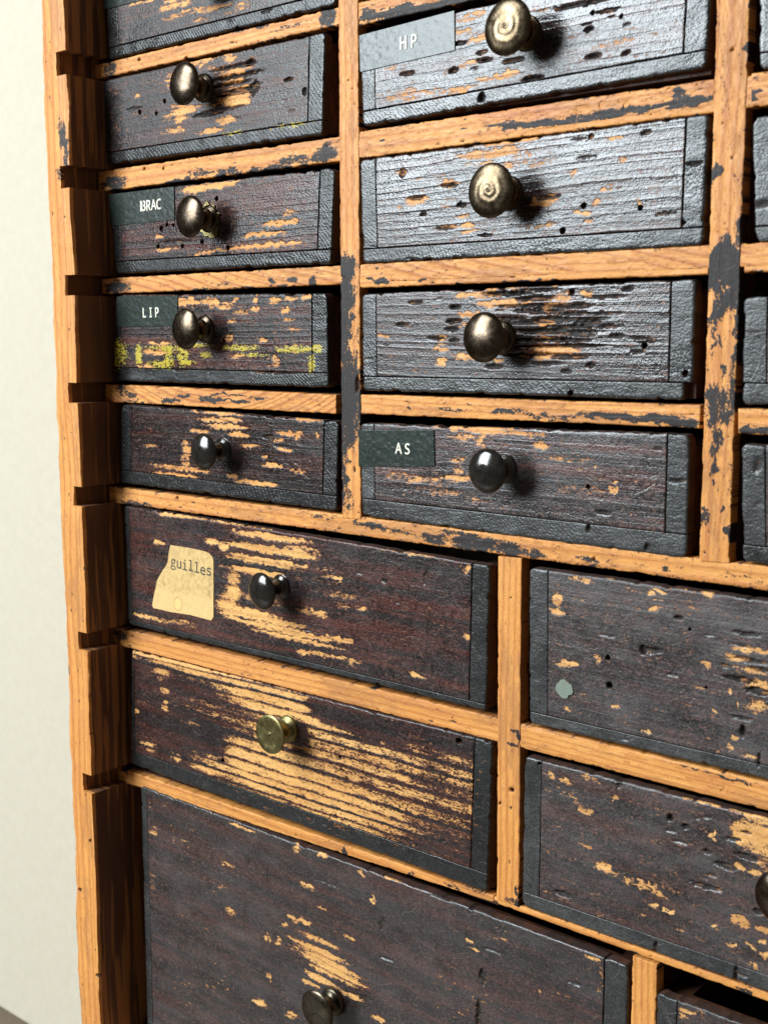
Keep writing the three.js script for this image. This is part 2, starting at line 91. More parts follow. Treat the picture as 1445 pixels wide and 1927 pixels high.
  {id:"B0",q:[[-133.1,-126.4],[95.4,-127],[95.3,-236.5],[-133.9,-236.8]],jl:-129.2,jr:87.2,jb:6,wear:[[-31.3,-160.6,12.1,1.5,0.7],[-31.9,-165.3,16.2,1.9,0.9],[-27.4,-168.3,18.2,1.9,1],[-23,-171.3,15.8,1.9,1],[-31.5,-176,9.2,1.9,0.9],[-17,-177,8.3,1.4,0.95],[-35.6,-179.1,5.5,1.3,0.9],[-36.4,-141.6,4.9,1.2,1],[-5.3,-137,1,2,1],[-29.8,-147.8,2.1,0.8,1],[-2.6,-180.6,3,1.2,1],[-63,-197.2,4.5,1.6,1],[-73.1,-128.5,9.6,0.9,0.95],[-29.5,-127.6,3.2,1,1],[-10.3,-128.7,1.5,1.4,1],[-42.2,-128.3,1.7,2.1,0.9],[-44.4,-156.9,3.4,1.7,0.85],[-38,-155.9,3.8,1.3,0.9],[-46.2,-195.7,4,1.7,0.9],[-49.2,-160.6,1.7,1.1,0.9],[36.3,-138.6,1.7,0.7,0.9],[39.6,-140.5,2.1,0.7,0.9],[-1.6,-125,7.3,0.8,0.8],[4.4,-126.9,6,0.6,0.8],[-57.9,-168.8,1.2,2.6,0.8],[-57.4,-184.7,1.2,2.6,0.8],[-52.2,-167.9,2.3,2.1,0.8],[-79.7,-146.3,4.9,1.8,0.6],[-78.7,-164.6,4.3,1.8,0.7],[-125,-144.3,4.2,2.8,0.7],[-131.7,-177.7,2.1,14.4,0.45],[-127.7,-167.1,4.2,7.1,0.3],[-107.2,-204.7,2.7,1.4,0.6],[84.2,-128.7,3.3,0.8,0.95],[86.2,-135.7,0.9,8.5,0.45],[-15.5,-154.8,2.6,1,0.8],[-13.1,-169.1,2,1.2,0.7],[63.5,-145.6,0.8,1.4,0.5]],gouge:[[42.5,-149.1,1.7,2.6,1],[40.9,-162.1,1.1,6.3,0.9],[-57.4,-144.1,0.9,3.8,0.4],[-28.3,-137.6,8,0.4,0.3],[25.2,-127.3,4.5,0.6,0.5],[-0.5,-144.9,1.5,2.4,0.4],[1.9,-156.9,3.4,0.6,0.6],[47,-138.7,3.3,0.5,0.5],[77,-139,2.6,0.7,0.6],[-67.4,-138.5,0.9,4.3,0.3]],knob:[-23.8,-181.7,"dish"]},
  {id:"B1",q:[[104.6,-131.7],[243.5,-131.5],[243.5,-236],[105.6,-236]],jl:111.8,jr:236.5,jb:6,wear:[[115.7,-130.8,4.9,0.8,1],[125.4,-130.6,9.4,0.9,1],[115,-134.3,2.3,1,0.7],[113.4,-136.1,1,0.8,0.8]],knob:[176,-184,"bronze"]},
  {id:"T1",q:[[123.8,154.1],[243.5,154.3],[243.5,123.9],[125.3,123.7]],jl:131,jr:236.5,jb:4.1,wear:[[127.2,126.2,1.4,0.6,0.5]],knob:[184,138.4,"bronze"]},
  {id:"T2",q:[[123.8,112.6],[243.5,112.8],[243.5,81.3],[125.9,81.1]],jl:132.6,jr:236.5,jb:4,gouge:[[127.6,90.3,2.8,0.7,1]],knob:[184,97.9,"spiral"]},
  {id:"T3",q:[[123.3,67.5],[243.5,67.7],[243.5,39.7],[124,39.5]],jl:130.5,jr:236.5,jb:5.7,wear:[[124.2,65.9,1.5,0.8,0.8]],gouge:[[125.7,58.4,3.5,0.3,1]],knob:[184,55,"bronze"]},
  {id:"T4",q:[[124.2,29.6],[243.5,29.8],[243.5,-2],[125.8,-2.2]],jl:131.8,jr:236.5,jb:4.8,gouge:[[129.3,23.9,0.6,2.2,0.6]],knob:[184,15.7,"black"]},
  {id:"R0",q:[[-8.9,197.5],[111.5,197.6],[112.2,164],[-9.1,163.8]],jl:-2.8,jr:104.1,jb:4.6,knob:[54.5,181,"spiral"]}
];
// shelf edges and dividers: dark = what is left of the paint
const RAILS = [
  {id:"A",q:[[-148.6,163.4],[248.5,163.4],[248.5,157.5],[-148.6,157.5]],dark:[[-23.2,160.8,3.8,4,1],[-139.6,160.1,4.6,2.7,0.7],[-37.3,160.9,12.4,0.7,0.5],[-57.8,163.3,21.1,0.5,0.5]],hole:[[-121,161.4,0.48],[-94.2,158,0.65]]},
  {id:"B",q:[[-148.6,122.9],[248.5,122.9],[248.5,114.7],[-148.6,114.7]],dark:[[-138.6,117.4,8.7,2.8,0.9],[-98.9,115.2,9.6,1.1,1],[-86.9,117.2,7.6,1.5,0.8],[-72.7,116.1,7.3,1.5,0.9],[-53.6,115.4,13.2,1.1,0.8],[-38.1,117.1,12.6,1.6,0.8],[-25.2,118,5.8,3.1,0.95],[-117.5,113.7,19,0.8,0.6]],hole:[[-119.7,121.2,0.49],[-108.4,120.4,0.48]]},
  {id:"C",q:[[-148.6,81.3],[248.5,81.3],[248.5,74.8],[-148.6,74.8]],dark:[[-138.3,77.9,8.8,2.9,0.95],[-41.1,77.1,2.6,1.4,1],[-51.9,76.7,2.4,1.1,0.9],[-32.2,76.2,2.3,1.8,1],[-62.7,75.2,2.7,0.6,0.8],[-76.7,77.1,5.7,0.8,0.6],[-46.6,74.9,2.6,0.7,0.8],[-88.4,75.1,8.9,0.6,0.5]]},
  {id:"D",q:[[-148.6,39.3],[-21.1,38.4],[-21.2,31.5],[-148.6,31.8]],dark:[[-138.4,36.7,3.4,2.5,0.9],[-132.7,35.4,4.7,1.3,0.8],[-107.7,34,7.6,1,0.9],[-100.4,35.6,4.3,1,0.8],[-85.3,35.1,6.5,1.6,0.85],[-76.5,36.9,11.6,0.4,0.8],[-75.1,35,11.5,0.4,0.8],[-68,34.6,7.1,0.8,0.7],[-58.2,36.2,5.5,0.6,0.8],[-127.8,32.8,13.3,0.6,0.6]]},
  {id:"E",q:[[-148.6,-2.3],[248.5,-2.7],[248.5,-9.3],[-148.6,-9.3]],dark:[[-133.2,-8.3,13.7,0.9,0.8],[-91.1,-1.3,6.1,0.8,0.6],[-64.7,-1.2,14.2,0.8,0.35],[-5.3,-5.2,9.5,1.1,0.6],[8.6,-6.2,6.8,1.1,0.65],[21.9,-6.7,7.8,1.7,0.7],[37.8,-6.5,10.3,2.7,1.1],[50.9,-7.2,5.1,2.6,1],[58.7,-7.2,5.8,1.3,0.7],[27.3,-3.8,8.5,0.9,0.6],[82.6,-7.6,7,1.6,0.4],[103,-7,1.3,0.6,0.8],[77.3,-6.7,5.4,0.9,0.5],[-10.1,-4.8,4.8,1.1,0.5],[124.9,-6.3,6,1.2,0.4],[-29.9,-3.9,10.2,0.9,0.4]],hole:[[-105.4,-3.9,0.52],[80.1,-6.7,0.39]]},
  {id:"F",q:[[-148.6,-61.1],[248.5,-61.1],[248.5,-69.2],[-148.6,-69.2]],dark:[[-143.7,-64.5,5.7,3.2,0.85],[-138.2,-60,7,1.4,0.7],[-4.4,-61.4,1.9,0.7,0.8],[-41.2,-60.6,16.2,0.6,0.4]]},
  {id:"F2",q:[[55.4,-61.6],[248.5,-61.6],[248.5,-68.8],[55.5,-68.8]],dark:[[111.7,-62.1,2.9,1.4,1],[120.9,-62.7,4.7,0.9,0.85],[128.7,-62.6,4.5,0.7,0.7],[104.7,-61,9.9,0.6,0.5]],hole:[[122.7,-66.5,0.38]]},
  {id:"G",q:[[-148.6,-122],[46,-120.5],[46,-122.9],[-148.6,-128.6]],dark:[[-144.2,-122.3,3.6,2.4,0.8],[-19,-123.5,1.3,2,0.8],[3.7,-126.4,4.8,1.2,0.6],[10.8,-123.4,1.4,1.5,0.8],[29,-122.3,4.4,0.9,0.7],[46.3,-122.9,2.1,1.1,0.6],[96.3,-123.2,4.4,0.8,0.8],[76.2,-124.8,5.6,0.7,0.5],[131,-121.9,4.6,0.8,0.8]]},
  {id:"G2",q:[[46,-120.5],[248.5,-120.3],[248.5,-123.6],[46,-122.9]],dark:[[-144.2,-122.3,3.6,2.4,0.8],[-19,-123.5,1.3,2,0.8],[3.7,-126.4,4.8,1.2,0.6],[10.8,-123.4,1.4,1.5,0.8],[29,-122.3,4.4,0.9,0.7],[46.3,-122.9,2.1,1.1,0.6],[96.3,-123.2,4.4,0.8,0.8],[76.2,-124.8,5.6,0.7,0.5],[131,-121.9,4.6,0.8,0.8]]},
  {id:"A2",q:[[-10,162.6],[112.1,161.2],[112.3,155.9],[-10,155.8]],dark:[[10.9,157.5,23.4,2.2,0.95],[-6.6,159.2,4.5,2.3,0.7],[29.4,157.1,12,1.5,0.8]]},
  {id:"B2",q:[[-10.1,123.5],[113.2,123.5],[113.1,116.5],[-10.1,116]],dark:[[-4.6,118.2,9.1,2.3,1],[13,118.5,15,1.9,0.95],[33.7,119,16,1.4,0.9],[52.9,118.4,14.9,1.2,0.85],[71,117.9,12.2,1.4,0.9],[87.8,118.4,13.1,1.3,0.95],[105.2,118.5,9.2,1.9,1],[21.4,119.8,4.2,2.2,0.9],[102.8,121.1,2.2,1.1,0.9],[4.3,116.5,13.2,1,0.7]],hole:[[79.6,120.9,0.43],[87.3,119.8,0.49]],gouge:[[73.5,120.2,2.2,1.2,1.2]]},
  {id:"C2",q:[[-10.4,80.2],[113.1,79.9],[113.3,73.3],[-10.4,73.3]],dark:[[-1.2,75.6,3.6,1.5,1],[-5.5,76.8,2.3,0.7,0.8],[8.7,76.1,1.3,0.7,0.8],[16.3,75.4,2.1,1,0.7],[29.5,73,2.9,0.6,0.8],[41.9,80.2,1.6,0.8,0.9],[-3.7,80.1,1.4,0.7,1],[36,76.2,1.6,0.5,0.7],[57.4,73.4,11.2,0.5,0.6]]},
  {id:"D2",q:[[-10.5,38.8],[112.4,39.2],[112.3,32.6],[-10.5,31.9]],dark:[[93.5,34.9,20,1.3,1],[106.5,34.1,6.3,1.4,1],[81.6,35.1,10.4,0.9,0.8],[50.3,35,7.8,1,0.75],[28.1,34.7,7.5,0.7,0.7],[45.4,35.3,1.6,0.8,0.9],[63.6,33.9,9.3,0.9,0.7],[34.7,37.2,0.8,0.5,0.9],[10.9,34.6,1.8,0.3,0.8],[108,36.6,1.3,0.7,0.8]]},
  {id:"A3",q:[[123,123.5],[248.5,123.5],[248.5,115.8],[123.3,115.8]],dark:[[125.8,117.8,4.2,1.8,0.95],[124.2,121.6,2.3,0.8,0.5]]},
  {id:"B3",q:[[122.9,80.5],[248.5,80.5],[248.5,73.4],[123.1,73.4]],dark:[[126.1,74.2,2.3,0.7,0.6]]},
  {id:"C3",q:[[122.7,38.7],[248.5,38.7],[248.5,31.7],[123,31.7]],dark:[[127.8,33.2,5.8,1.2,0.9],[124.9,32.5,1.8,0.8,0.8]]},
  {id:"S1",q:[[-18.8,203],[-10,203],[-9.8,-3.5],[-18.8,-3.8]],dark:[[-16.6,70.5,4.8,14.8,1.2],[-15.3,80,4.3,5.2,1],[-16.8,56.5,2.9,10.6,1],[-14.5,39.8,5.8,13.3,1.2],[-15.8,28.1,4.8,9,1.1],[-17.7,15.5,2.4,9.1,0.8],[-10.3,30.2,1.4,10.6,0.7],[-16.1,2.9,3.4,5.5,0.55],[-17.2,8.2,2,5.5,0.7],[-11.5,56.5,1.4,5.2,0.5]],gouge:[[-11.2,41.6,1,3.2,1]]},
  {id:"S2",q:[[112.9,203],[122.3,203],[122.3,-3.1],[113.2,-3.5]],dark:[[118.5,76.9,5.3,6.3,1.2],[115.1,74.3,3,6.9,1.1],[121.2,70,2.6,8.2,0.9],[114.8,100.5,1.3,2.7,1.1],[122.3,84.9,1.5,4,1.1],[118.8,82.6,0.9,1.1,1],[122.1,129,1,2.6,1.1],[117.7,65.3,2.1,5.5,0.8],[115.7,59.1,1.1,8.4,0.7],[122.1,56.3,1,8.3,0.75],[119.1,48,1.2,2,0.9],[117.9,38.8,4.5,7,0.75],[116.9,25.3,1.1,8.6,0.7],[117.4,56.3,0.6,1.7,1],[118.7,30.4,1.8,2.4,1.1],[116,22.4,1.5,2.1,1.1],[117.2,18.2,0.8,0.9,1],[121.8,5.6,1.1,4.3,0.9],[118.9,11.8,0.6,1.1,0.8],[114.4,9.3,1.1,2.9,0.8],[121.6,42.4,1.5,5.6,0.7],[119.1,67.3,0.9,4.1,0.8],[115.6,39.5,1.2,5.7,0.8]],hole:[[117.9,129.7,0.33]]},
  {id:"S3",q:[[46.3,-9.5],[55.4,-9.2],[56.1,-121.3],[47.1,-121.2]],dark:[[52.1,-68.2,2.8,0.7,0.95],[54.1,-66,1.2,1.7,0.9],[53.3,-64.1,1.6,0.9,0.9],[53.5,-120,2.8,1.8,0.9],[54.8,-116.7,1.2,3.5,0.6]],hole:[[52.5,-83.4,0.69],[48.1,-88.9,0.35]]},
  {id:"S4",q:[[96.1,-123.6],[104.6,-123.5],[104.4,-238],[96.5,-238]],dark:[[96.9,-125.8,1,0.8,0.9]]}
];

// ---------------------------------------------------------------- surfaces made of wood and old paint
function stampBlob(A, f, b) {
  const [x, y, rx0, ry0, s] = b, rx = Math.max(rx0, 0.5), ry = Math.max(ry0, 0.5), k = 1.3;
  const i0 = Math.max(0, Math.floor((x - rx * k - f.x0) / f.px)), i1 = Math.min(f.w - 1, Math.ceil((x + rx * k - f.x0) / f.px));
  const j0 = Math.max(0, Math.floor((y - ry * k - f.y0) / f.px)), j1 = Math.min(f.h - 1, Math.ceil((y + ry * k - f.y0) / f.px));
  for (let j = j0; j <= j1; j++) for (let i = i0; i <= i1; i++) {
    const dx = (f.x0 + (i + 0.5) * f.px - x) / rx, dy = (f.y0 + (j + 0.5) * f.px - y) / ry;
    const r = Math.sqrt(dx * dx + dy * dy);
    if (r > k) continue;
    const v = ss(k, 0.45, r) * s, n = j * f.w + i;
    A[n] = s > 0 ? A[n] + v * (1 - Math.min(1, Math.max(0, A[n])) * 0.85) : A[n] + v;
  }
}
function stampGouge(A, f, b, seed) {
  const [x, y, rx0, ry0, depth] = b, slim = rx0 > ry0 * 1.3, rx = Math.max(rx0 * (slim ? 1.3 : 1), 0.4), ry = Math.max(ry0 * (slim ? 0.8 : 1), 0.26), k = 1.4;
  const i0 = Math.max(0, Math.floor((x - rx * k - f.x0) / f.px)), i1 = Math.min(f.w - 1, Math.ceil((x + rx * k - f.x0) / f.px));
  const j0 = Math.max(0, Math.floor((y - ry * k - f.y0) / f.px)), j1 = Math.min(f.h - 1, Math.ceil((y + ry * k - f.y0) / f.px));
  for (let j = j0; j <= j1; j++) for (let i = i0; i <= i1; i++) {
    const X = f.x0 + (i + 0.5) * f.px, Y = f.y0 + (j + 0.5) * f.px;
    const dx = (X - x) / rx + 0.12 * vn(Y * 1.6 + seed, x), dy = (Y - y) / ry + 0.35 * vn(X * 0.9 + seed, y) + 0.18 * vn(X * 2.7, y + seed);
    const r = Math.pow(Math.abs(dx), slim ? 1.25 : 2) + dy * dy, v = depth * ss(1, 0.45, r) * (0.8 + 0.35 * vn(X * 0.7 + 3, Y * 3.1 + seed)), n = j * f.w + i;
    if (v > A[n]) A[n] = v;
  }
}
function stampHole(A, f, [x, y, r], depth) {
  const k = r * 1.3;
  for (let j = Math.max(0, Math.floor((y - k - f.y0) / f.px)); j <= Math.min(f.h - 1, Math.ceil((y + k - f.y0) / f.px)); j++)
    for (let i = Math.max(0, Math.floor((x - k - f.x0) / f.px)); i <= Math.min(f.w - 1, Math.ceil((x + k - f.x0) / f.px)); i++) {
      const d = Math.hypot(f.x0 + (i + 0.5) * f.px - x, f.y0 + (j + 0.5) * f.px - y), n = j * f.w + i;
      A[n] = Math.max(A[n], depth * ss(r * 1.12, r * 0.8, d));
    }
}
function stampScratches(A, f, seed, count, steep) {
  const r = rng(seed);
  for (let n = 0; n < count; n++) {
    let x = f.x0 + r() * f.w * f.px, y = f.y0 + r() * f.h * f.px;
    const a = (r() - 0.5) * steep + (r() < 0.3 ? 1.2 : 0), len = 1 + r() * r() * 9, bend = (r() - 0.5) * 0.05, depth = 0.3 + 0.7 * r(), wide = r() < 0.2;
    let t = a;
    for (let s = 0; s < len; s += f.px * 0.7) {
      t += bend; x += Math.cos(t) * f.px * 0.7; y += Math.sin(t) * f.px * 0.7;
      const i = Math.floor((x - f.x0) / f.px), j = Math.floor((y - f.y0) / f.px);
      if (i < 1 || j < 1 || i >= f.w - 1 || j >= f.h - 1) break;
      const e = depth * Math.min(1, s, len - s + 0.2), k = j * f.w + i;
      A[k] = Math.max(A[k], e);
      if (wide) A[k + f.w] = Math.max(A[k + f.w], e * 0.7);
    }
  }
}
// the look of one drawer's face: colour, roughness, fine relief (bump) and coarse relief for the mesh
const LOOK = {                          // period of the growth rings (mm), how much the late wood keeps its paint, redness of the paint, loose chips, saw marks on the strips, greyness of the worn paint
  L0: [2.6, 0.2, 0.35, 0.2, 1, 0.05], L1: [3.0, 0.12, 0.5, 0.25, 0.6, 0.12], L2: [2.7, 0.25, 1.0, 0.3, 1, 0], L3: [2.4, 0.3, 0.95, 0.55, 1, 0], L4: [2.7, 0.42, 0.5, 0.45, 1, 0],
  R1: [2.2, 0.25, 0.6, 0.2, 0.8, 0.1], R2: [2.4, 0.25, 0.4, 0.25, 0.6, 0.15], R3: [2.6, 0.2, 0.35, 0.25, 0.6, 0.3], R4: [4.0, 0.2, 1.0, 0.35, 0.5, 0.6],
  M0: [4.0, 0.55, 1.0, 0.5, 0.4, 0.3], M1: [3.9, 0.95, 0.7, 0.6, 0.5, 0.12], N0: [3.2, 0.15, 0.35, 0.3, 0.3, 1.0], N1: [5.0, 0.12, 0.5, 0.3, 0.3, 0.95], B0: [3.3, 0.6, 0.5, 0.75, 0.3, 0.6],
};
function faceOf(d, seed) {
  const q = d.q, xs = q.map((p) => p[0]), ys = q.map((p) => p[1]);
  const f = { x0: Math.min(...xs) - 1, y0: Math.min(...ys) - 1, px: d.id[0] === 'T' || d.id === 'B1' || d.id === 'R0' ? 0.18 : 0.125 };
  f.w = Math.ceil((Math.max(...xs) + 1 - f.x0) / f.px); f.h = Math.ceil((Math.max(...ys) + 1 - f.y0) / f.px);
  const N = f.w * f.h, F = new Float32Array(N), G = new Float32Array(N), Yl = new Float32Array(N), S = new Float32Array(N), height = new Float32Array(N);
  for (const b of d.wear ?? []) if (b[4] > 0) stampBlob(F, f, b);
  for (const b of d.wear ?? []) if (b[4] < 0) stampBlob(F, f, b);
  stampBlob(F, f, [d.knob[0] + 2.5, d.knob[1] - 0.5, 8, 5.5, -0.75]);      // round the knob the paint has stayed
  for (const b of d.yellow ?? []) stampBlob(Yl, f, b);
  (d.gouge ?? []).forEach((b, i) => stampGouge(G, f, b, seed * 3.1 + i * 1.7));
  const rr = rng(seed * 91 + 5);
  for (let n = 0; n < 7; n++) stampGouge(G, f, [f.x0 + rr() * f.w * f.px, f.y0 + rr() * f.h * f.px, 0.4 + rr() * 1.6, 0.2 + rr() * 0.2, 0.12 + 0.3 * rr()], n + seed);
  for (const b of d.hole ?? []) stampHole(G, f, b, 2.6);
  stampScratches(S, f, seed * 17 + 3, N * f.px * f.px * (d.id[0] === 'B' || d.id[0] === 'N' ? 0.2 : 0.13), d.id[0] === 'B' ? 2.2 : 1.4);
  const even = d.id === 'M1' || d.id === 'M0' || d.id === 'B0' || d.id === 'L4' ? 0.62 : 1;
  const [period, keep, red, loose, saw, grey] = LOOK[d.id] ?? [2.8, 0.25, 0.4, 0.3, 0.5, 0.6];
  const C = new Uint8Array(N * 4), R = new Uint8Array(N * 4), B = new Uint8Array(N * 4);
  const o = seed * 13.7, xl = (q[0][0] + q[3][0]) / 2, xr = (q[1][0] + q[2][0]) / 2, tilt = ((rr() - 0.5) * 0.02);
  const bold = d.id === 'M1' ? 1.08 : d.id === 'M0' || d.id === 'L4' ? 1.2 : 1.05;
  const ridge = d.id[0] === 'R' && d.id !== 'R4' ? 1.1 : 0.55;
  const sawA = 0.5 + rr() * 0.9, sawF = 3.2 + rr() * 2.2;
  for (let j = 0; j < f.h; j++) {
    const Y = f.y0 + (j + 0.5) * f.px;
    for (let i = 0; i < f.w; i++) {
      const X = f.x0 + (i + 0.5) * f.px, n = j * f.w + i, k = n * 4;
      const u = (X - xl) / (xr - xl), yb = mix(q[3][1], q[2][1], u);
      const strip = X < d.jl - 0.02 || X > d.jr + 0.02 || Y < yb + d.jb;
      const n1 = vn(X * 0.30 + o, Y * 1.05), n2 = vn(X * 0.85 + o, Y * 2.1 + 5), n3 = vn(X * 2.1, Y * 3.3 + o), n4 = vn(X * 4.7 + o, Y * 6.1);
      let r, g, b, rough, bump, big;
      const scr = S[n];
      if (!strip) {
        const gy = Y + X * tilt + 1.9 * vn(X * 0.013 + o, Y * 0.05) + 0.35 * vn(X * 0.06, Y * 0.2 + o);
        const ph = gy / period + 0.5 * vn(o, gy * 0.21), fr = ph - Math.floor(ph);
        const late = Math.exp(-Math.pow((fr - 0.55 + 0.05 * n1) / 0.16, 2)) * (0.75 + 0.4 * vn(o + 5, Math.floor(ph) * 1.7));
        const lo = vn(X * 0.045 + o, Y * 0.09 + 3);
        const chip = loose * 0.62 * ss(0.15, 0.75, lo) * ss(0.45, 0.8, vn(X * 0.55 + 9 + o, Y * 1.35));
        const wi = Math.max(0, Math.min(f.w - 1, i + Math.round((1.5 * vn(X * 0.5 + o, Y * 0.8) + 0.6 * n3) / f.px))), wj = Math.max(0, Math.min(f.h - 1, j + Math.round((0.55 * vn(X * 0.7 + 5, Y * 0.9 + o) + 0.25 * n4) / f.px)));
        const Fw = F[wj * f.w + wi] * bold;
        const val = Fw + chip + even * (0.28 * n1 + 0.24 * n2) + 0.25 * n3 + 0.20 * n4 + 0.14 * vn(X * 0.2 + o, Y * 4.2 + 7) - keep * late * (Fw > 0.05 ? 1 : 0.3);
        const bare = ss(0.49, 0.60, val), rub = ss(0.16, 0.50, val) * (1 - bare);
        // paint: near black with red-brown streaks, rubbed thin near the chips
        const streak = red * ss(-0.25, 0.6, fbm(X * 0.022 + o, gy * 0.42) + 0.25 * n2) , dusty = 0.5 + 0.5 * fbm(X * 0.11 + 4, Y * 0.19 + o);
        r = mix(0.0185, 0.088, streak); g = mix(0.0125, 0.0225, streak); b = mix(0.0120, 0.0140, streak);
        const sp = 0.75 + 0.3 * n3 + 0.3 * n4; r *= sp; g *= sp; b *= sp;
        const gr = 0.007 + 0.080 * grey * (0.55 + 0.45 * fbm(X * 0.05 + o, Y * 0.3 + 2)); r += gr * dusty * 1.08; g += gr * dusty * 0.98; b += gr * dusty * 0.97;
        const rb = rub * (0.55 + 0.45 * n3) * 0.85; r = mix(r, 0.150, rb); g = mix(g, 0.046, rb); b = mix(b, 0.021, rb);
        const scuff = ss(0.22, 0.62, 0.55 * n3 + 0.6 * n4 + 0.25 * n2) * (0.30 + 0.4 * grey); r = mix(r, 0.088, scuff); g = mix(g, 0.062, scuff); b = mix(b, 0.053, scuff);
        const pit = ss(0.25, 0.6, -0.55 * n3 - 0.55 * n4 + 0.2 * n1); r *= 1 - 0.55 * pit; g *= 1 - 0.55 * pit; b *= 1 - 0.55 * pit;
        const sc = scr * scr * 0.85; r = mix(r, 0.13, sc); g = mix(g, 0.095, sc); b = mix(b, 0.075, sc);
        rough = (d.id === 'R1' || d.id === 'R2' ? 0.20 : 0.24) + 0.16 * fbm(X * 0.028 + o, Y * 0.06 + 4) + 0.05 * n2 + 0.05 * n3 + 0.14 * rub + 0.08 * dusty + 0.10 * grey;
        // yellow lettering paint left in patches
        const yv = Yl[n] < 0.04 ? 0 : ss(0.46, 0.56, Yl[n] * 0.9 + 0.34 * n2 + 0.42 * n3 + 0.26 * n4) * (1 - bare * 0.9);
        r = mix(r, 0.42 + 0.1 * n4, yv); g = mix(g, 0.32 + 0.08 * n4, yv); b = mix(b, 0.03, yv);
        // bare pine
        if (bare > 0) {
          const fine = vn(X * 0.16 + o, Y * 5.5), tone = 0.5 + 0.5 * vn(X * 0.05 + 8, Y * 0.25 + o);
          let wr = mix(0.62, 0.74, tone), wg = mix(0.30, 0.415, tone), wb = mix(0.085, 0.140, tone);
          if (d.id[0] === 'L' || d.id[0] === 'R') { wg *= 0.90; wb *= 0.82; }
          const dk = 0.30 * late + 0.10 * fine + 0.10 * n3; wr *= 1 - dk * 0.75; wg *= 1 - dk; wb *= 1 - dk * 1.1;
          const dirt = ss(0.42, 0.75, vn(X * 0.5 + 2, Y * 2.6 + o) * 0.7 + 0.4 * n4); wr = mix(wr, 0.22, dirt * 0.7); wg = mix(wg, 0.075, dirt * 0.7); wb = mix(wb, 0.022, dirt * 0.7);
          const spk = ss(0.52, 0.7, 0.6 * n4 + 0.5 * n3 + 0.25 * n2); wr = mix(wr, 0.05, spk * 0.8); wg = mix(wg, 0.025, spk * 0.8); wb = mix(wb, 0.018, spk * 0.8);
          const rim = (1 - ss(0.56, 0.78, val)) * 0.6; wr = mix(wr, 0.34, rim); wg = mix(wg, 0.125, rim); wb = mix(wb, 0.035, rim);
          r = mix(r, wr, bare); g = mix(g, wg, bare); b = mix(b, wb, bare);
          rough = mix(rough, 0.58 + 0.1 * n2, bare);
        }
        const crack = Math.pow(1 - Math.abs(vn(X * 1.5 + o + 0.6 * n2, Y * 0.7 + 4)), 6), crest = late * late * late;
        bump = (1 - bare) * 0.052 + yv * 0.02 + (0.008 + 0.03 * bare) * late + 0.03 * ridge * crest + 0.015 * vn(X * 0.13 + o, Y * 5.5 + 2) + 0.008 * n2 + 0.012 * n3 + 0.022 * n4 - 0.035 * scr + 0.022 * crack * (1 - bare) - 0.02 * rub;
        big = (0.045 + 0.07 * bare) * late * ridge + 0.02 * n1 + 0.05 * (1 - bare) + 0.06 * lo;
      } else {
        const side = X < d.jl || X > d.jr, v0 = 0.5 + 0.5 * fbm(X * 0.13 + o, Y * 0.16);
        const gs = 0.22 + 0.9 * grey; r = 0.014 + 0.050 * v0 * gs; g = 0.0135 + 0.049 * v0 * gs; b = 0.0135 + 0.047 * v0 * gs;
        const sp = 0.85 + 0.4 * n3 + 0.4 * n4; r *= sp; g *= sp; b *= sp;
        const a = side ? 1.2 : sawA, line = Math.sin((X * Math.cos(a * 0.4) + (Y + 2.5 * vn(X * 0.06 + o, 2)) * Math.sin(a)) * sawF + 1.2 * vn(X * 0.3, Y * 0.3 + o));
        const ln = Math.max(0, line) ** 3 * saw * (0.4 + 0.6 * ss(-0.2, 0.6, vn(X * 0.04 + o, Y * 0.1)));
        const sc = scr * scr * 0.8; r = mix(r, 0.13, sc); g = mix(g, 0.115, sc); b = mix(b, 0.105, sc);
        const worn = ss(0.62, 0.70, F[n] * 0.55 + 0.36 * n1 + 0.26 * n2 + 0.18 * n3 + (d.id === 'M1' ? 0.06 : 0));
        r = mix(r, 0.17, worn); g = mix(g, 0.07, worn); b = mix(b, 0.03, worn);
        const yv = Yl[n] < 0.04 ? 0 : ss(0.46, 0.56, Yl[n] * 0.9 + 0.34 * n2 + 0.42 * n3 + 0.26 * n4); r = mix(r, 0.42 + 0.1 * n4, yv); g = mix(g, 0.32 + 0.08 * n4, yv); b = mix(b, 0.03, yv);
        rough = 0.25 + 0.14 * fbm(X * 0.03 + o, Y * 0.08) + 0.05 * n2 + 0.06 * v0 + 0.1 * grey;
        bump = 0.055 * ln + 0.016 * n2 + 0.024 * n3 + 0.020 * n4 - 0.035 * scr;
        big = 0.07 * vn(X * 0.22 + o, Y * 0.25) + 0.03 * n1;
      }
      const gd = G[n];
      if (gd > 0.04) {                                   // torn fibre: dark with age and dirt, some of it fresh
        const t = ss(0.05, 0.45, gd), fresh = ss(0.15, 0.75, vn(X * 0.35 + o + 2, Y * 2.9) + (F[n] > 0.5 ? 0.35 : -0.25)) * (gd < 2 ? 1 : 0), fib = 0.7 + 0.5 * vn(X * 0.5, Y * 6 + o);
        r = mix(r, mix(0.020, 0.34, fresh) * fib, t); g = mix(g, mix(0.013, 0.135, fresh) * fib, t); b = mix(b, mix(0.009, 0.042, fresh) * fib, t);
        rough = mix(rough, 0.75, t); bump -= 0.08 * t * (0.5 + 0.5 * vn(X * 0.5, Y * 6 + o));
      }
      C[k] = enc(r); C[k + 1] = enc(g); C[k + 2] = enc(b); C[k + 3] = 255;
      R[k] = R[k + 1] = R[k + 2] = Math.max(0, Math.min(255, rough * 255)); R[k + 3] = 255;
      B[k] = B[k + 1] = B[k + 2] = Math.max(0, Math.min(255, 128 + bump * 640)); B[k + 3] = 255;
      height[n] = big - gd;
    }
  }
  f.height = height;
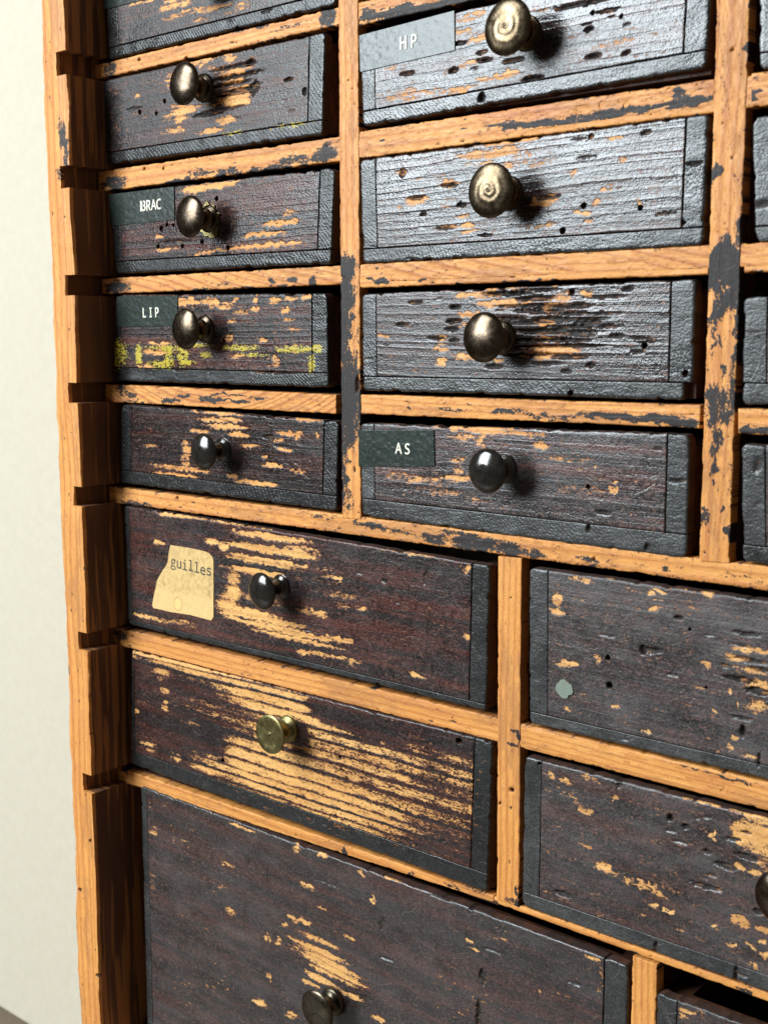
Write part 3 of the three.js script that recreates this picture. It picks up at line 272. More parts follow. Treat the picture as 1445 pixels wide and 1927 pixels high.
  f.material = new THREE.MeshPhysicalMaterial({ map: tex(C, f.w, f.h, true), roughness: 1, roughnessMap: tex(R, f.w, f.h), bumpMap: tex(B, f.w, f.h), bumpScale: 0.4 * MM, specularIntensity: d.id[0] === 'L' || d.id[0] === 'M' ? 0.62 : 1 });
  return f;
}
function sample(f, X, Y) {
  const x = Math.min(f.w - 1.001, Math.max(0, (X - f.x0) / f.px - 0.5)), y = Math.min(f.h - 1.001, Math.max(0, (Y - f.y0) / f.px - 0.5));
  const i = x | 0, j = y | 0, a = x - i, b = y - j, n = j * f.w + i, A = f.height;
  return (A[n] * (1 - a) + A[n + 1] * a) * (1 - b) + (A[n + f.w] * (1 - a) + A[n + f.w + 1] * a) * b;
}
function breaks(a0, a1, step, marks = []) {
  return [...plainBreaks(a0, a1, step), ...marks.filter((m) => m > a0 + 0.7 && m < a1 - 0.7)].sort((a, b) => a - b);
}
function plainBreaks(a0, a1, step) {
  const out = [], E = [0, 0.08, 0.2, 0.36, 0.6], L = a1 - a0;
  for (const e of E) out.push(a0 + Math.min(e, L * 0.1 * (e / 0.6)));
  const s = out.at(-1), t = a1 - (s - a0), n = Math.max(1, Math.round((t - s) / step));
  for (let i = 1; i < n; i++) out.push(s + ((t - s) * i) / n);
  for (const e of [...E].reverse()) out.push(a1 - Math.min(e, L * 0.1 * (e / 0.6)));
  return out;
}
// a worn board: a grid over [a0,a1] x [b0,b1] (mm from the face's lower left corner) with rounded, uneven edges and the relief of its face, turned back at its rim
function board(f, q, a0, a1, b0, b1, o) {
  const W = (q[1][0] - q[0][0] + q[2][0] - q[3][0]) / 2, H = (q[0][1] - q[3][1] + q[1][1] - q[2][1]) / 2;
  const mk = (c, r) => [-1.12, -1, -0.82, -0.5, 0, 0.5, 0.82, 1, 1.12].map((e) => c + e * r), hl = (o.holes ?? []).filter(([x, y]) => { const a = x - (q[0][0] + q[3][0]) / 2, b = y - (q[2][1] + q[3][1]) / 2; return a > a0 && a < a1 && b > b0 && b < b1; });
  const as = breaks(a0, a1, o.step, hl.flatMap(([x, , r]) => mk(x - (q[0][0] + q[3][0]) / 2, r))), bs = breaks(b0, b1, o.step, hl.flatMap(([, y, r]) => mk(y - (q[2][1] + q[3][1]) / 2, r))), na = as.length, nb = bs.length;
  const pos = [], uv = [], idx = [], sd = o.seed * 5.3;
  const fw = f.w * f.px, fh = f.h * f.px, back = o.back ?? -3, relief = o.relief ?? 1;
  const edge = (t, k, out) => { const w = out ? o.jitter : o.inner ?? 0.08; return (out ? 0 : 0.07) + w * (0.5 + 0.5 * vn(t * 0.35 + sd, k + sd)) + w * 0.28 * (0.5 + 0.5 * vn(t * 1.3 + sd, k + 9)) + (out ? o.chips * Math.max(0, vn(t * 0.42 + sd, k + 21) - 0.45) : 0); };
  const put = (a, b, z) => {
    let A = a, B = b;
    const el = a - a0, er = a1 - a, ed = b - b0, eu = b1 - b, rng2 = 2.2;
    if (el < rng2) A += edge(b, 1, o.out.l) * (1 - el / rng2);
    if (er < rng2) A -= edge(b, 2, o.out.r) * (1 - er / rng2);
    if (ed < rng2) B += edge(a, 3, o.out.b) * (1 - ed / rng2);
    if (eu < rng2) B -= edge(a, 4, o.out.t) * (1 - eu / rng2);
    for (const [on, ex, ey, sx, sy] of [[o.out.l && o.out.b, el, ed, 1, 1], [o.out.l && o.out.t, el, eu, 1, -1], [o.out.r && o.out.b, er, ed, -1, 1], [o.out.r && o.out.t, er, eu, -1, -1]]) {
      const r = o.round;
      if (on && ex < r && ey < r) { const p = r - ex, w = r - ey, e = Math.hypot(p, w); if (e > 0) { const s = Math.max(p, w) / e; A += sx * p * (1 - s); B += sy * w * (1 - s); } }
    }
    const u = A / W, v = B / H;
    const X = mix(mix(q[3][0], q[2][0], u), mix(q[0][0], q[1][0], u), v), Y = mix(mix(q[3][1], q[2][1], u), mix(q[0][1], q[1][1], u), v);
    if (z === undefined) {
      z = o.z + relief * sample(f, X, Y) + (o.bow ? o.bow * Math.sin(Math.PI * (a - a0) / (a1 - a0)) : 0);
      const bev = (e, w) => { if (e < w) { const t = 1 - e / w; z -= w * (1 - Math.sqrt(Math.max(0, 1 - t * t))) * 0.8; } };
      bev(el, o.out.l ? o.bevel : 0.25); bev(er, o.out.r ? o.bevel : 0.25); bev(ed, o.out.b ? o.bevel : 0.25); bev(eu, o.out.t ? o.bevel : 0.25);
    }
    pos.push((X - o.ox) * MM, (Y - o.oy) * MM, z * MM);
    uv.push((X - f.x0) / fw, (Y - f.y0) / fh);
  };
  for (const b of bs) for (const a of as) put(a, b);
  for (let j = 0; j < nb - 1; j++) for (let i = 0; i < na - 1; i++) { const n = j * na + i; idx.push(n, n + 1, n + na + 1, n, n + na + 1, n + na); }
  const ring = [];
  for (let i = 0; i < na; i++) ring.push(i);
  for (let j = 1; j < nb; j++) ring.push(j * na + na - 1);
  for (let i = na - 2; i >= 0; i--) ring.push((nb - 1) * na + i);
  for (let j = nb - 2; j > 0; j--) ring.push(j * na);
  const s0 = pos.length / 3, faceCount = idx.length;
  for (const n of ring) { for (const z of [pos[n * 3 + 2], back * MM]) { pos.push(pos[n * 3], pos[n * 3 + 1], z); uv.push(uv[n * 2], uv[n * 2 + 1]); } }
  for (let k = 0; k < ring.length; k++) { const a = s0 + k * 2, b = s0 + ((k + 1) % ring.length) * 2; idx.push(a, a + 1, b + 1, a, b + 1, b); }
  const g = new THREE.BufferGeometry();
  g.setAttribute('position', new THREE.Float32BufferAttribute(pos, 3));
  g.setAttribute('uv', new THREE.Float32BufferAttribute(uv, 2));
  g.setIndex(idx);
  if (o.rim) { g.addGroup(0, faceCount, 0); g.addGroup(faceCount, idx.length - faceCount, 1); }
  g.computeVertexNormals();
  return g;
}

// ---------------------------------------------------------------- plain materials
function noiseTex(w, h, fn, srgb) {
  const d = new Uint8Array(w * h * 4);
  for (let j = 0; j < h; j++) for (let i = 0; i < w; i++) { const c = fn(i / w, j / h), k = (j * w + i) * 4; for (let e = 0; e < 3; e++) d[k + e] = srgb ? enc(c[e]) : Math.max(0, Math.min(255, c * 255)); d[k + 3] = 255; }
  const t = tex(d, w, h, srgb); t.wrapS = t.wrapT = THREE.RepeatWrapping; return t;
}
const stainMap = noiseTex(512, 512, (u, v) => { const s = 0.5 + 0.5 * fbm(u * 40, v * 5), k = ss(0.45, 0.75, 0.5 + 0.5 * fbm(u * 60 + 3, v * 7 + 1)); return [mix(0.030, 0.075, s) + 0.05 * k, mix(0.012, 0.026, s) + 0.016 * k, mix(0.006, 0.011, s) + 0.005 * k]; }, true);
const stainBump = noiseTex(512, 512, (u, v) => 0.5 + 0.3 * fbm(u * 60, v * 8));
const boxMaterial = new THREE.MeshStandardMaterial({ map: stainMap, bumpMap: stainBump, bumpScale: 0.2 * MM, roughness: 0.6 });
const rimMaterial = new THREE.MeshStandardMaterial({ map: stainMap, roughness: 0.85, color: new THREE.Color().setRGB(0.7, 0.66, 0.66) });
const boardMaterial = new THREE.MeshStandardMaterial({ map: stainMap, bumpMap: stainBump, bumpScale: 0.2 * MM, roughness: 0.7 });

// ---------------------------------------------------------------- setting: wall and table
const TABLE_Y = -0.366;
{
  const wallTex = noiseTex(512, 512, (u, v) => { const n = 0.012 * vn(u * 120, v * 120); return [0.485 + n, 0.432 + n, 0.338 + n]; }, true);
  const wallBump = noiseTex(512, 512, (u, v) => 0.5 + 0.25 * vn(u * 130, v * 130) + 0.25 * vn(u * 60, v * 60));
  wallTex.repeat.set(6, 5); wallBump.repeat.set(6, 5);
  const wall = add(scene, 'wall', new THREE.BoxGeometry(2.4, 1.9, 0.03), new THREE.MeshStandardMaterial({ map: wallTex, bumpMap: wallBump, bumpScale: 0.15 * MM, roughness: 0.9 }));
  wall.position.set(-0.35, 0.50, -0.1085);
  wall.userData = { kind: 'structure', label: 'plain cream plastered wall behind the cabinet' };
  const tt = noiseTex(1024, 256, (u, v) => { const s = 0.5 + 0.5 * fbm(u * 6, v * 60), k = 0.5 + 0.5 * vn(u * 30, v * 200); return [0.10 + 0.04 * s + 0.015 * k, 0.075 + 0.03 * s + 0.01 * k, 0.055 + 0.02 * s]; }, true);
  const table = add(scene, 'tabletop', new THREE.BoxGeometry(1.5, 0.03, 0.56), new THREE.MeshStandardMaterial({ map: tt, roughness: 0.5 }));
  table.position.set(-0.1, TABLE_Y - 0.015, 0.1875);
  table.userData = { kind: 'structure', label: 'brown wooden tabletop under the cabinet' };
}

// ---------------------------------------------------------------- the window out of the frame, towards which the face looks
{
  const w = thing('window', 'bright window with white frame facing the cabinet', 'window');
  w.position.copy(WIN.at); w.lookAt(0.02, 0.06, 0);
  const white = new THREE.MeshStandardMaterial({ color: new THREE.Color().setRGB(0.75, 0.74, 0.71), roughness: 0.5 });
  add(w, 'pane', new THREE.BoxGeometry(WIN.w, WIN.h, 0.004), new THREE.MeshStandardMaterial({ color: 0x222222, emissive: new THREE.Color().setRGB(0.9, 0.96, 1.0), emissiveIntensity: 1.0, roughness: 0.2 })).position.z = -0.02;
  for (const [x, y, bw, bh] of [[-WIN.w / 2 - 0.03, 0, 0.06, WIN.h + 0.12], [WIN.w / 2 + 0.03, 0, 0.06, WIN.h + 0.12], [0, WIN.h / 2 + 0.03, WIN.w, 0.06], [0, -WIN.h / 2 - 0.03, WIN.w, 0.06]])
    add(w, 'frame', new RoundedBoxGeometry(bw, bh, 0.05, 2, 0.006), white).position.set(x, y, -0.02);
}

// ---------------------------------------------------------------- cabinet
const cabinet = thing('wooden_cabinet', 'worn pine cabinet carcass with orange shelf edges, dividers and notched side panel', 'cabinet');
const BOT = TABLE_Y * 1000 + 0.2, TOP = 212, BACK = -88;
cabinet.position.set(0.05, BOT * MM, 0);
const cab = { ox: 50, oy: BOT };

// shelf edges and dividers share two atlases of bare wood with the rest of the dark paint
function woodAtlas(w, h) { return { w, h, C: new Uint8Array(w * h * 4), R: new Uint8Array(w * h * 4), B: new Uint8Array(w * h * 4) }; }
const atlasH = woodAtlas(2048, 1100), atlasV = woodAtlas(480, 2048);
function woodRegion(at, ai, aj, spec, seed) {
  const q = spec.q, xs = q.map((p) => p[0]), ys = q.map((p) => p[1]);
  const f = { x0: Math.min(...xs) - 0.6, y0: Math.min(...ys) - 0.6, px: spec.px };
  f.w = Math.ceil((Math.max(...xs) + 0.6 - f.x0) / f.px); f.h = Math.ceil((Math.max(...ys) + 0.6 - f.y0) / f.px);
  const N = f.w * f.h, F = new Float32Array(N), G = new Float32Array(N), S = new Float32Array(N);
  f.height = new Float32Array(N);
  for (const b of spec.dark ?? []) stampBlob(F, f, b);
  (spec.gouge ?? []).forEach((b, i) => stampGouge(G, f, b, i + seed));
  for (const b of spec.hole ?? []) stampHole(G, f, b, 1.6);
  const rr = rng(seed * 7 + 1), up = spec.up;
  const area = N * f.px * f.px;
  for (let n = 0; n < area / 420; n++) stampHole(G, f, [f.x0 + rr() * f.w * f.px, f.y0 + rr() * f.h * f.px, 0.16 + rr() * 0.2], 0.35);
  for (let n = 0; n < area / 320; n++) { const s = rr() * 0.6 + 0.25; stampGouge(G, f, [f.x0 + rr() * f.w * f.px, f.y0 + rr() * f.h * f.px, up ? s * 0.6 : s * 1.6, up ? s * 1.6 : s * 0.6, 0.2 + 0.3 * rr()], n + seed); }
  stampScratches(S, f, seed * 31 + 2, area * 0.05, 2.5);
  const o = seed * 9.3, ringP = 1.7 + rr() * 1.5, arch = spec.arch ?? 0, rust = spec.rust ?? rr() * 0.5, base = spec.base ?? 0;
  const xa = Math.min(...xs), xb = Math.max(...xs), ya = Math.min(...ys), yb = Math.max(...ys), cx = (xa + xb) / 2, cy = (ya + yb) / 2;
  for (let j = 0; j < f.h; j++) for (let i = 0; i < f.w; i++) {
    const X = f.x0 + (i + 0.5) * f.px, Y = f.y0 + (j + 0.5) * f.px, n = j * f.w + i;
    const L = up ? Y : X, T = up ? X - cx : Y - cy, half = up ? (xb - xa) / 2 : (yb - ya) / 2;
    const n1 = vn(L * 0.22 + o, T * 0.8 + 3), n2 = vn(L * 0.6 + o, T * 1.9 + 8), n3 = vn(L * 2.2, T * 3.1 + o), n4 = vn(L * 4.6 + o, T * 5.9);
    const gy = T + 1.2 * vn(L * 0.022 + o, T * 0.12) + (arch ? arch * Math.pow((L - cx) / 45, 2) : 0) + L * (spec.slant ?? 0.0);
    const ph = gy / ringP + 0.4 * vn(gy * 0.3, o), fr = ph - Math.floor(ph), late = Math.exp(-Math.pow((fr - 0.6) / 0.17, 2));
    const tone = 0.5 + 0.5 * fbm(L * 0.03 + o, T * 0.3 + 2), fine = vn(L * 0.22 + o, T * 6);
    let r = mix(0.58, 0.68, tone), g = mix(0.232, 0.316, tone), b = mix(0.052, 0.086, tone);
    const rs = rust * ss(-0.1, 0.6, fbm(L * 0.05 + 4, T * 0.35 + o)); r = mix(r, 0.50, rs); g = mix(g, 0.185, rs); b = mix(b, 0.060, rs);
    const dk = (spec.grain ?? 0.32) * late + 0.12 * fine + 0.08 * n3 + 0.06 * n2; r *= 1 - dk * 0.7; g *= 1 - dk; b *= 1 - dk * 1.1;
    const grime = 0.85 * ss(0.05, 0.6, fbm(L * 0.045 + 11, T * 0.22 + o) + 0.2 * n2); r = mix(r, 0.33, grime * 0.6); g = mix(g, 0.135, grime * 0.6); b = mix(b, 0.047, grime * 0.6);
    const e = (half - Math.abs(T));
    const rim = 0.26 * ss(1.0, 0.2, e) + (T < 0 ? 0.10 * ss(1.6, 0.3, e) : 0);
    const wi = Math.max(0, Math.min(f.w - 1, i + Math.round(1.4 * vn(X * 0.45 + o, Y * 0.5) / f.px))), wj = Math.max(0, Math.min(f.h - 1, j + Math.round(0.8 * vn(X * 0.4 + 5, Y * 0.5 + o) / f.px)));
    const val = F[wj * f.w + wi] + rim + base + 0.22 * n1 + 0.27 * n2 + 0.29 * n3 + 0.20 * n4;
    const dark = ss(0.47, 0.64, val), rub = ss(0.20, 0.52, val) * (1 - dark);
    const rq = rub * (0.6 + 0.4 * n3); r = mix(r, 0.30, rq * 0.62); g = mix(g, 0.105, rq * 0.62); b = mix(b, 0.034, rq * 0.62);
    const sp = 0.85 + 0.3 * n3 + 0.3 * n4;
    r = mix(r, 0.020 * sp + 0.005, dark); g = mix(g, 0.0145 * sp + 0.004, dark); b = mix(b, 0.0135 * sp + 0.004, dark);
    const sc = S[n] * S[n] * 0.35; r = mix(r, dark > 0.5 ? 0.2 : 0.42, sc); g = mix(g, dark > 0.5 ? 0.11 : 0.2, sc); b = mix(b, 0.07, sc);
    let rough = mix(0.54 + 0.1 * n2, 0.60 + 0.08 * n3, dark);
    let bump = 0.02 * dark + 0.028 * late + 0.018 * n2 + 0.014 * n3 + 0.01 * n4 + 0.012 * fine - 0.03 * S[n];
    const gd = G[n];
    if (gd > 0.04) { const t = ss(0.05, 0.35, gd); r = mix(r, 0.045, t); g = mix(g, 0.017, t); b = mix(b, 0.008, t); rough = mix(rough, 0.7, t); bump -= 0.05 * t; }
    f.height[n] = 0.04 * late + 0.12 * vn(L * 0.06 + o, T * 0.1) + 0.02 * dark + 0.05 * n1 - gd;
    const k = ((aj + j) * at.w + ai + i) * 4;
    if (ai + i >= at.w || aj + j >= at.h) continue;
    at.C[k] = enc(r); at.C[k + 1] = enc(g); at.C[k + 2] = enc(b);
    at.R[k] = at.R[k + 1] = at.R[k + 2] = Math.max(0, Math.min(255, rough * 255));
    at.B[k] = at.B[k + 1] = at.B[k + 2] = Math.max(0, Math.min(255, 128 + bump * 640));
    at.C[k + 3] = at.R[k + 3] = at.B[k + 3] = 255;
  }
  f.ai = ai; f.aj = aj; f.at = at;
  return f;
}
function toAtlas(g, f) {
  const uv = g.attributes.uv;
  for (let i = 0; i < uv.count; i++) uv.setXY(i, (f.ai + uv.getX(i) * f.w) / f.at.w, (f.aj + uv.getY(i) * f.h) / f.at.h);
  return g;
}
function atlasMaterial(at) {
  return new THREE.MeshPhysicalMaterial({ map: tex(at.C, at.w, at.h, true), roughness: 1, roughnessMap: tex(at.R, at.w, at.h), bumpMap: tex(at.B, at.w, at.h), bumpScale: 0.4 * MM, specularIntensity: 0.6 });
}
const extra = {
  A: { rust: 0.35 }, B: { rust: 0.25 }, C: { slant: 0.22, grain: 0.45 }, D: { arch: -9, grain: 0.5 }, E: { base: 0.05 }, A2: { rust: 0.8, base: 0.1 }, B2: { rust: 0.9, base: 0.08 }, C2: { base: -0.05 }, D2: { rust: 0.3 },
  F: { base: -0.08 }, F2: { base: -0.1 }, G: { base: -0.02 }, G2: { base: -0.02 }, S1: { base: -0.06 }, S2: { base: 0.02, rust: 0.3 }, S3: { base: -0.12 }, S4: { base: -0.12 }, A3: { rust: 0.7 }, B3: { rust: 0.3 }, C3: { base: 0 },
};
const TOPR = { id: 'TOPR', q: [[-148.6, 212], [248.5, 212], [248.5, 203.4], [-148.6, 203.4]] }, BOTR = { id: 'BOTR', q: [[-148.6, -238], [248.5, -238], [248.5, -246], [-148.6, -246]] };
{
  const all = [...RAILS, TOPR, BOTR].map((r, i) => Object.assign(r, extra[r.id], { up: r.id[0] === 'S', seed: i + 3 }));
  let vx = 2, hx = 0, hy = 0;
  const regions = [];
  for (const r of all.filter((r) => r.up)) { r.px = 0.13; regions.push([r, woodRegion(atlasV, vx, 0, r, r.seed)]); vx += regions.at(-1)[1].w + 3; }
  const hs = all.filter((r) => !r.up).sort((a, b) => (b.q[1][0] - b.q[0][0]) - (a.q[1][0] - a.q[0][0]));
  let rowH = 0;
  for (const r of hs) {
    const len = r.q[1][0] - r.q[0][0] + 1.2; r.px = Math.max(0.13, len / 2040);
    const w = Math.ceil(len / r.px) + 3;
    if (hx + w > 2047) { hx = 0; hy += rowH + 2; rowH = 0; }
    const f = woodRegion(atlasH, hx, hy, r, r.seed);
    regions.push([r, f]); hx += f.w + 2; rowH = Math.max(rowH, f.h);
  }
  // left side panel: its front edge with open grooves for the shelves
  const sideSpec = { id: 'SIDE', up: true, px: 0.28, seed: 60, rust: 0.35, base: -0.14, q: [[-159.6, TOP], [-141.5, TOP], [-141.5, BOT], [-159.6, BOT]], dark: [[-146.5, 133, 2.2, 7, 1.1], [-145.5, 126, 2.5, 5, 1], [-149, 138, 2, 5, 0.6], [-150, 120, 3, 3, 0.7], [-157.5, -78, 1, 3, 0.9]], hole: [[-146.5, -149, 0.6], [-155, -173, 0.7], [-144.6, -208, 0.7], [-148, 104, 0.4]] };
  const sideF = woodRegion(atlasV, vx, 0, sideSpec, 60);
  const mH = atlasMaterial(atlasH), mV = atlasMaterial(atlasV);
  for (const [r, f] of regions) {
    const q = r.q, W = (q[1][0] - q[0][0] + q[2][0] - q[3][0]) / 2, H = (q[0][1] - q[3][1] + q[1][1] - q[2][1]) / 2, out = r.up ? { l: 1, r: 1 } : { t: 1, b: 1 };
    const g = board(f, q, 0, W, 0, H, { step: 0.55, z: r.up ? 0.25 : 0, out, jitter: 0.26, chips: 0.6, round: 0, bevel: r.up ? 0.45 : 0.6, ox: cab.ox, oy: cab.oy, seed: r.seed, back: -4 });
    const part = new THREE.Group();
    part.name = r.up ? 'divider' : 'shelf';
    cabinet.add(part);
    add(part, 'front_edge', toAtlas(g, f), r.up ? mV : mH);
    const bx = (q[0][0] + q[1][0] + q[2][0] + q[3][0]) / 4, by = (q[0][1] + q[1][1] + q[2][1] + q[3][1]) / 4;
    const bg = new THREE.BoxGeometry((W - 1.1) * MM, (H - 1.1) * MM, (-3.6 - BACK - 4) * MM);
    bg.translate((bx - cab.ox) * MM, (by - cab.oy) * MM, (BACK + 4 - 3.6) / 2 * MM);
    add(part, 'board', bg, boardMaterial);
  }
  // the panel as a sweep along its height: outer face, front edge, inner face; grooves cut 5.5 mm deep
  const NOTCH = [[165.4, 156.6], [123.2, 114.8], [81.9, 74.0], [40.2, 32.2], [-1.0, -8.9], [-60.4, -68.0], [-120.2, -128.0]];
  const inX = (y) => -143.6 + 0.6 * vn(y * 0.045, 3) + 0.25 * vn(y * 0.23, 8) + 0.12 * vn(y * 0.9, 4), outX = (y) => -158.3 + 1.1 * vn(y * 0.02 + 3, 1) + 0.5 * vn(y * 0.11, 2) + 0.25 * vn(y * 0.5, 6);
  const grooveX = (y) => -149.4 + 0.25 * vn(y * 0.4, 12);
  const rows = [];
  const cuts = new Set();
  for (let y = BOT; y < TOP; y += 1.0) cuts.add(y);
  cuts.add(TOP);
  for (const y of [...cuts].sort((a, b) => a - b)) { if (!NOTCH.some(([a, b]) => y < a + 0.6 && y > b - 0.6)) rows.push([y, 0]); else if (NOTCH.some(([a, b]) => y < a - 0.4 && y > b + 0.4)) rows.push([y, 1]); }
  for (const [a, b] of NOTCH) rows.push([a + 0.5, 0], [a + 0.12, 0], [a, 0], [a - 0.02, 1], [b + 0.02, 1], [b, 0], [b - 0.12, 0], [b - 0.5, 0]);
  rows.sort((p, r) => p[0] - r[0]);
  const frontZ = (y, x) => 17 + 0.25 * vn(y * 0.05, 5) + sample(sideF, x, y) * 0.8;
  const sweep = (cols) => {
    const pos = [], uv = [], idx = [], n = cols(rows[0][0], 0).length;
    for (const [y, k] of rows) for (const [x, z, u, v] of cols(y, k)) { pos.push((x - cab.ox) * MM, (y - cab.oy) * MM, z * MM); uv.push(u, v); }
    for (let j = 0; j < rows.length - 1; j++) for (let i = 0; i < n - 1; i++) { const a = j * n + i; idx.push(a, a + 1, a + n + 1, a, a + n + 1, a + n); }
    const g = new THREE.BufferGeometry();
    g.setAttribute('position', new THREE.Float32BufferAttribute(pos, 3)); g.setAttribute('uv', new THREE.Float32BufferAttribute(uv, 2)); g.setIndex(idx);
    return toCreasedNormals(g, 0.7);
  };
  const sw = sideF.w * sideF.px, sh = sideF.h * sideF.px;
  const front = sweep((y, k) => {
    const xo = outX(y), xi = k ? grooveX(y) : inX(y), out = [];
    const at = (x, z) => out.push([x, z, (sideF.ai + (x - sideF.x0) / sw * sideF.w) / atlasV.w, (y - sideF.y0) / sh * sideF.h / atlasV.h]);
    at(xo, BACK); at(xo, 8); at(xo, 15.6); at(xo + 0.25, 16.4 ); at(xo + 0.9, frontZ(y, xo + 0.9) - 0.15);
    for (let t = 1; t <= 14; t++) { const x = mix(xo + 0.9, xi - 1.0, t / 14); at(x, frontZ(y, x)); }
    at(xi - 0.35, frontZ(y, xi - 0.35) - 0.2); at(xi - 0.08, 16.3); at(xi, 15.4);
    return out;
  });
  const side = add(cabinet, 'side_panel', front, mV);
  const innerTex = noiseTex(512, 1024, (u, v) => {
    const n = fbm(u * 16, v * 9), st = ss(0.16, 0.42, fbm(u * 70 + 5, v * 16) + 0.45 * vn(u * 5 + 2, v * 11 + 1)), dk = ss(-0.2, 0.4, n);
    const bareStreak = st * 0.6; return [mix(mix(0.105, 0.165, dk), 0.48, bareStreak), mix(mix(0.043, 0.064, dk), 0.20, bareStreak), mix(mix(0.021, 0.028, dk), 0.058, bareStreak)];
  }, true);
  const innerBump = noiseTex(256, 512, (u, v) => 0.5 + 0.35 * fbm(u * 40, v * 12));
  const inner = sweep((y, k) => { const xe = k ? grooveX(y) : inX(y), xs = k ? -149.4 : -143.7 + 0.25 * vn(y * 0.02, 9), out = []; for (const z of [15.5, 13, 10, 7, 4, 1, -3, -12, BACK]) out.push([mix(xs, xe, ss(11, 15.5, z)), z, (z + 90) / 110, (y - BOT) / (TOP - BOT)]); return out; });
  add(side, 'inner_face', inner, new THREE.MeshStandardMaterial({ map: innerTex, bumpMap: innerBump, bumpScale: 0.25 * MM, roughness: 0.55 }));
  // right side panel, back and plinth, beyond the frame
  const plain = new THREE.MeshStandardMaterial({ color: new THREE.Color().setRGB(0.55, 0.25, 0.085), roughness: 0.5 });
  const slab = (name, x0, x1, y0, y1, z0, z1, m) => { const g = new RoundedBoxGeometry((x1 - x0) * MM, (y1 - y0) * MM, (z1 - z0) * MM, 2, 0.0008); g.translate(((x0 + x1) / 2 - cab.ox) * MM, ((y0 + y1) / 2 - cab.oy) * MM, (z0 + z1) / 2 * MM); return add(cabinet, name, g, m); };
  slab('side_panel', 249, 263.5, BOT, TOP, BACK, 17, plain);
  slab('back_panel', -142, 248.6, BOT, TOP, BACK, BACK + 3.8, boardMaterial);
  slab('plinth', -142, 248.6, BOT, -246.4, -12, -1, plain);
}

// ---------------------------------------------------------------- knobs
const patinaCache = {};
function patina(kind) {
  if (patinaCache[kind]) return patinaCache[kind];
  const P = {
    bronze: [[0.062, 0.045, 0.031], [0.100, 0.076, 0.054], 0.22], spiral: [[0.066, 0.047, 0.028], [0.110, 0.082, 0.052], 0.25], black: [[0.018, 0.015, 0.013], [0.036, 0.030, 0.025], 0.13],
    brass: [[0.15, 0.125, 0.052], [0.26, 0.22, 0.095], 0.36], dish: [[0.06, 0.049, 0.035], [0.11, 0.09, 0.064], 0.3],
  }[kind];
  const map = noiseTex(256, 256, (u, v) => { const a = u * 6.28318, x = 3 + Math.cos(a) * (1.2 - v) * 3, y = 3 + Math.sin(a) * (1.2 - v) * 3; const t = ss(0.1, 0.9, 0.5 + 0.6 * fbm(x * 1.6, y * 1.6 + kind.length)), s = 1 - 0.25 * ss(0.35, 0.7, vn(x * 7, y * 7)); return [0, 1, 2].map((e) => mix(P[0][e], P[1][e], t) * s); }, true);
  const rough = noiseTex(256, 256, (u, v) => { const a = u * 6.28318, x = 3 + Math.cos(a) * (1.2 - v) * 3, y = 3 + Math.sin(a) * (1.2 - v) * 3; return P[2] + 0.09 * fbm(x * 3, y * 3) + 0.03 * vn(x * 20, y * 20); });
  const bump = noiseTex(512, 512, (u, v) => { const a = u * 6.28318, x = 3 + Math.cos(a) * (1.2 - v) * 3, y = 3 + Math.sin(a) * (1.2 - v) * 3; const turn = kind === 'spiral' ? 0.32 * Math.sin(6.28318 * (v * 9 + u) + 0.8 * vn(x, y)) * ss(0.45, 0.75, v) : kind === 'brass' ? 0.12 * Math.sin(6.28318 * v * 16) : 0.05 * Math.sin(6.28318 * v * 26); return 0.5 + turn + 0.10 * fbm(x * 3, y * 3) + 0.05 * vn(x * 16, y * 16); });
  return patinaCache[kind] = new THREE.MeshPhysicalMaterial({ map, roughnessMap: rough, roughness: 1, bumpMap: bump, bumpScale: kind === 'spiral' ? 0.11 * MM : 0.05 * MM, metalness: kind === 'black' ? 0.55 : 1, clearcoat: kind === 'black' ? 0.5 : 0, clearcoatRoughness: 0.12 });
}
